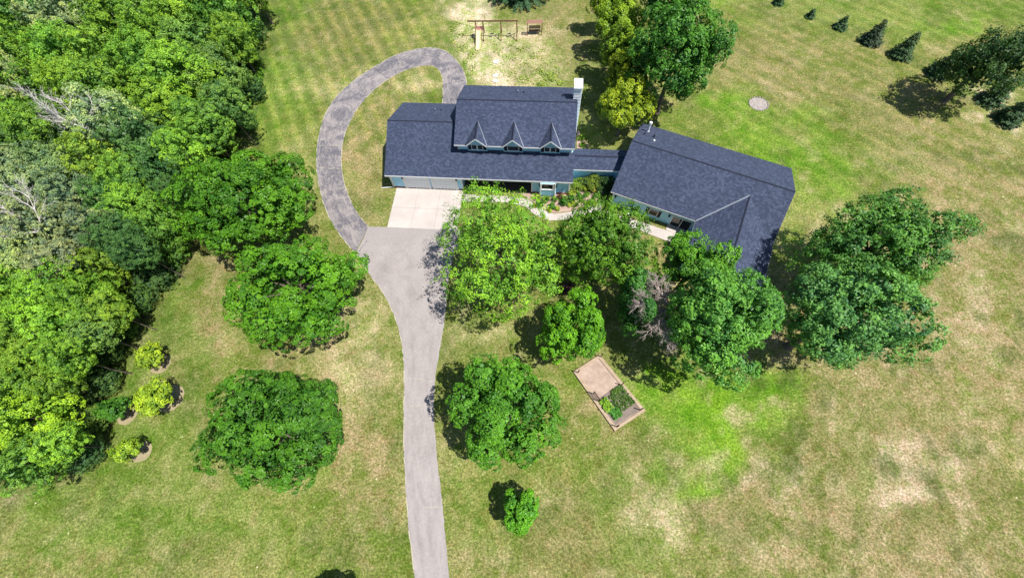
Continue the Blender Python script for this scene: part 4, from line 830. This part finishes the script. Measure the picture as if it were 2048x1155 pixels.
SH = [(230,765,.42,.7,SG,'dark green round shrub at the left end of the garden bed'),(368,668,.46,.7,SL,'light green shrub under the left side of the bay window'),(500,815,.42,.7,SG,'dark green round shrub nearest the walk, lower left of bed'),(565,665,.38,.6,SL,'light green shrub right below the bay window'),(685,620,.34,.5,SR,'reddish brown shrub against the house wall'),(760,740,.46,.8,SG,'dark green tall shrub in the middle of the bed'),(775,650,.36,.6,SL,'light green shrub behind the tall middle one'),(945,650,.46,.8,SG,'dark green shrub below the house corner'),(935,530,.45,.7,SY,'yellow shrub at the house corner'),(1160,600,.42,.7,SG,'dark green round shrub alone on the pale gravel'),(1290,560,.28,.4,SL,'small green tuft right of the gravel shrub'),(1480,590,.30,.45,SG,'small green shrub at the right edge of the gravel'),(1450,710,.26,.4,SL,'small shrub at the lower right corner of the gravel'),(1320,765,.30,.35,SY,'low yellow tuft beside the walk near the right end'),(1470,780,.28,.35,SY,'low yellow tuft at the shaded right corner'),(990,765,.38,.4,SY,'yellow spreading tuft beside the walk, middle'),(890,800,.24,.3,SY,'small yellow tuft left of the spreading one'),(620,880,.30,.3,SY,'low yellow tuft on the lower bed edge'),(440,910,.28,.3,SY,'low yellow tuft nearest the curve of the walk'),(1075,510,.26,.4,SL,'small pale green shrub below the house corner yellow shrub'),(180,640,.40,.6,SY,'yellow shrub left of the bay window'),(1235,430,.40,.6,SY,'yellow shrub at the top of the gravel'),(120,810,.26,.3,SY,'low yellow tuft at the left tip of the bed'),
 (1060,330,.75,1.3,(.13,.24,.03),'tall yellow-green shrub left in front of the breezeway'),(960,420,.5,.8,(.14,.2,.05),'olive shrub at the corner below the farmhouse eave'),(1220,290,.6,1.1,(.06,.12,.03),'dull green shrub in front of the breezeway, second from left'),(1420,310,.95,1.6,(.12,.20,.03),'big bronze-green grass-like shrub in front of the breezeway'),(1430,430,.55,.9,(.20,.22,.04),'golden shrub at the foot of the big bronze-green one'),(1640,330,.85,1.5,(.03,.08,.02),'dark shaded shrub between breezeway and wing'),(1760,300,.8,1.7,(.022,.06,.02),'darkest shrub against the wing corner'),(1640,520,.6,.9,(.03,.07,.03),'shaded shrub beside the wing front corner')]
for i, (x, y, r, h, c, l) in enumerate(SH): shrub(*zz2(x, y), r*1.02, h, c, l, 200+i, spiky=.25 if h > .8 else .06)
shrub(1163, 275, .5, .6, (.16, .3, .03), 'bright green shrub beside the farmhouse right wall', 240, spiky=.1); shrub(1166, 290, .4, .5, (.14, .28, .03), 'bright green shrub by the breezeway rear corner', 241)
shrub(1356, 486, .75, 1.5, (.07, .20, .02), 'green shrub in the shaded entry corner of the wing', 242, group='shrubs by the wing', spiky=.3)
shrub(1338, 498, .5, .6, (.05, .03, .03), 'dark purple low shrub beside the entry shrub', 243, group='shrubs by the wing')
shrub(1135, 577, .8, 1.0, (.05, .028, .035), 'dark purple shrub under the two front yard trees', 244, group='shrubs by the wing')
# pale globe light post by the side walk
g0 = at(1252, 438)
gl = thing('path_lamp', 'white path lamp poking up beside the side walk', 'lamp', (float(g0[0]), float(g0[1]), 0))
q = MB(); q.tube((0, 0, 0), (0, 0, .9), .05, n=8); q.build('post', M_white, gl); q = MB()
for i in range(6):
    a0, a1 = -1.5708+i*math.pi/6, -1.5708+(i+1)*math.pi/6; q.tube((0, 0, 1.08+.2*math.sin(a0)), (0, 0, 1.08+.2*math.sin(a1)), max(.01, .2*math.cos(a0)), max(.01, .2*math.cos(a1)), n=12, cap=False)
q.build('globe', M_white, gl)

# ------------------------------------------------------------------ raised garden bed
zz5 = lambda x, y: (1120+x*200/1155, 680+y*200/1155)
cor = [at2(*zz5(150, 365)), at2(*zz5(455, 170)), at2(*zz5(985, 815)), at2(*zz5(630, 1050))]
rb = thing('raised_bed', 'board-edged vegetable bed, half bare soil and half planted, in the right lawn', 'garden bed', (*cor[0], 0))
def loc(p, z=0): return Vector((p[0]-cor[0][0], p[1]-cor[0][1], z))
cs = [loc(c) for c in cor]; cen = sum(cs, Vector())/4
so_ = MB(); so_.poly([tuple(c.lerp(cen, .06)+Vector((0, 0, .12))) for c in (cs[0], cs[3], cs[2], cs[1])]); so_.build('soil', M_sand, rb)
for i in range(4):
    a, b = cs[i], cs[(i+1) % 4]; ins = (cen-(a+b)/2).normalized(); d = (b-a).normalized(); wdt = .34 if i % 2 else .28
    q = MB(); q.slab([a+Vector((0, 0, .22)), b+Vector((0, 0, .22)), b+(ins*wdt)+Vector((0, 0, .22)), a+(ins*wdt)+Vector((0, 0, .22))] if i % 2 else [a+d*wdt+Vector((0, 0, .222)), b-d*wdt+Vector((0, 0, .222)), b-d*wdt+(ins*wdt)+Vector((0, 0, .222)), a+d*wdt+(ins*wdt)+Vector((0, 0, .222))], .24); q.build('board', M_board, rb)
def bl(s, t): return cs[0].lerp(cs[1], s).lerp(cs[3].lerp(cs[2], s), t)
q = MB(); q.poly([tuple(bl(*p)+Vector((0, 0, .128))) for p in ((.10, .52), (.10, .94), (.92, .95), (.93, .50))]); q.build('planted_soil', M_soil, rb)
for i, (x0, y0, x1, y1) in enumerate(((205, 378, 95, 322), (470, 195, 410, 172), (705, 520, 598, 468), (380, 620, 275, 570), (440, 705, 335, 660), (920, 806, 820, 760), (650, 1000, 525, 957))):
    b = at(*zz5(x0, y0)); q = MB(); p = loc(b[:2]); d_ = (Vector((at(*zz5(x1, y1))[0]-b[0], at(*zz5(x1, y1))[1]-b[1], 0)))
    q.tube(p, p+Vector((0, 0, 1.35)), .055, n=6); q.build('post', M_post, rb)
q = MB(); a = loc(at(*zz5(380, 620))[:2]); b = loc(at(*zz5(440, 705))[:2])
for z in (.35, .85, 1.25): q.tube(a+Vector((0, 0, z)), b+Vector((0, 0, z)), .03, n=5)
for i in range(6): q.tube(a.lerp(b, i/5)+Vector((0, 0, .25)), a.lerp(b, i/5)+Vector((0, 0, 1.28)), .018, n=4)
q.build('gate', M_post, rb)
rng = np.random.default_rng(5)
def plants(name, c, polys, n, size, label_, hgt, seed):
    out = []
    for s0, s1, t0, t1, k in polys:
        s = rng.uniform(s0, s1, k); t = rng.uniform(t0, t1, k); cl = np.sin(s*17+1)*np.sin(t*60)
        for a, b in zip(s, t): p = bl(a, b); out.append((p.x, p.y, .14+rng.random()*hgt))
    C3 = np.array(out); n = len(C3)
    me = leaves_mesh(name, C3, unit(np.stack([rng.normal(0, .5, n), rng.normal(0, .5, n), np.ones(n)], 1)), np.full(n, size), rng.normal(.5, .28, n), rng, .8)
    o = link(name, me, rb, M_leaf, c); o['kind'] = 'stuff'; return o
plants('seedlings', (.055, .12, .025), [(.55, .93, .52, .60, 260), (.40, .92, .56, .84, 640)], 0, .16, '', .22, 1)
plants('squash_plants', (.13, .27, .03), [(.10, .34, .56, .74, 240)], 0, .26, '', .35, 2)
plants('leafy_greens', (.05, .18, .03), [(.16, .42, .74, .88, 200)], 0, .24, '', .3, 3)

# ------------------------------------------------------------------ play equipment
zz6 = lambda x, y: (930+x*180/2048, 30+y*180/2048)
sA = at(*zz6(1185, 500)); sB = at(*zz6(300, 505))
Ls = float(np.hypot(*(sB-sA)[:2])); ang = math.atan2(sA[1]-sB[1], sA[0]-sB[0])
sw = thing('swing_set', 'red-brown timber swing set with a pale yellow slide', 'swing set', (float(sB[0]), float(sB[1]), 0), ang)
hh_ = 2.5
q = MB(); q.box((-1.4, -.06, hh_-.07), (Ls+.2, .06, hh_+.09)); q.build('beam', M_redwood, sw)
for u in (-.2, .95, Ls*.60, Ls):
    for s in (-1, 1):
        q = MB(); q.tube((u, 0, hh_), (u, s*1.05, 0), .065, n=6); q.build('leg', M_redwood, sw)
    q = MB(); q.tube((u, -.6, 1.1), (u, .6, 1.1), .045, n=6); q.build('brace', M_redwood, sw)
q = MB()
for i in range(5): q.box((-.15, -.55+i*.2, 1.42), (.9, -.39+i*.2, 1.47))
q.box((-.18, -.62, 1.47), (-.12, .5, 2.0)); q.build('platform', M_rust, sw)
q = MB()
for a, b in (((-.55, 1.45), (-1.7, .62)), ((-1.7, .62), (-2.7, .22)), ((-2.7, .22), (-3.2, .16))):
    q.slab([(-.08, a[0], a[1]), (.52, a[0], a[1]), (.52, b[0], b[1]), (-.08, b[0], b[1])], .06)
    for x in (-.12, .52): q.slab([(x, a[0], a[1]+.14), (x+.05, a[0], a[1]+.14), (x+.05, b[0], b[1]+.14), (x, b[0], b[1]+.14)], .2)
q.build('slide', M_slide, sw)
for u in (Ls*.36, Ls*.80):
    sq = MB(); sq.box((u-.28, -.1, .5), (u+.28, .1, .54)); so2 = sq.build('swing_seat', M_dark, sw); q = MB()
    for s in (-.26, .26): q.tube((u+s, 0, .53), (u+s, 0, hh_-.07), .014, n=4)
    q.build('chain', M_dark, so2)
ga = at(*zz6(1420, 475)); gb = at(*zz6(1745, 468)); Lg = float(np.hypot(*(gb-ga)[:2])); ang = math.atan2(gb[1]-ga[1], gb[0]-ga[0])
gs = thing('porch_swing', 'red slatted lawn swing on a dark frame right of the swing set', 'lawn swing', (float(ga[0]), float(ga[1]), 0), ang)
for u in (0, Lg):
    q = MB(); q.tube((u, 0, 0), (u, .15, 1.95), .055, n=6); q.build('post', M_redwood, gs); q = MB(); q.tube((u, 1.0, 0), (u, .35, 1.95), .05, n=6); q.build('post', M_redwood, gs)
q = MB()
for i in range(6): q.box((-.08, -.08+i*.12, 1.97+i*.012), (Lg+.08, 0.0+i*.12, 2.0+i*.012))
q.build('slat_canopy', M_rust, gs)
q = MB()
for i in range(5): q.box((.2, .25+i*.11, .48), (Lg-.2, .34+i*.11, .51))
for i in range(4): q.box((.2, .80+i*.01, .58+i*.13), (Lg-.2, .83+i*.01, .68+i*.13))
q.build('bench', M_post, gs)
# stepping stones, fire pit, small rocks
for i, (x, y, l) in enumerate(((992, 124, 'round pale stepping stone farthest from the house, below the slide'), (991, 152, 'middle round pale stepping stone behind the house'), (991, 162, 'round pale stepping stone nearest the rear roof edge'))):
    c = at(x, y); q = MB(); n = 14; rn = random.Random(i); R0_ = 6.0*mpp(c)
    top = [(math.cos(k*2*math.pi/n)*R0_*rn.uniform(.92, 1.05), math.sin(k*2*math.pi/n)*R0_*rn.uniform(.8, .95), .07) for k in range(n)]
    q.slab(top, .07); o = q.build('stepping_stone', M_stone); o.location = (float(c[0]), float(c[1]), 0); tag(o, l, 'stepping stone', 'stepping stones behind the house')
c = at(1517, 208); fp = thing('fire_pit', 'round grey ash fire pit ringed with stones in the upper right lawn', 'fire pit', (float(c[0]), float(c[1]), 0)); rn = random.Random(3)
q = MB(); q.poly([(math.cos(k*.314)*1.25*rn.uniform(.94, 1.04), math.sin(k*.314)*1.25*rn.uniform(.94, 1.04), .02) for k in range(20)]); q.build('ash_bed', M_ash, fp)
q = MB()
for k in range(22):
    a = k*2*math.pi/22; x, y = math.cos(a)*1.28, math.sin(a)*1.28; s = rn.uniform(.10, .17)
    q.tube((x, y, 0), (x+rn.uniform(-.03, .03), y+rn.uniform(-.03, .03), .12), s, s*.6, n=6)
q.build('stone_ring', M_ash, fp)
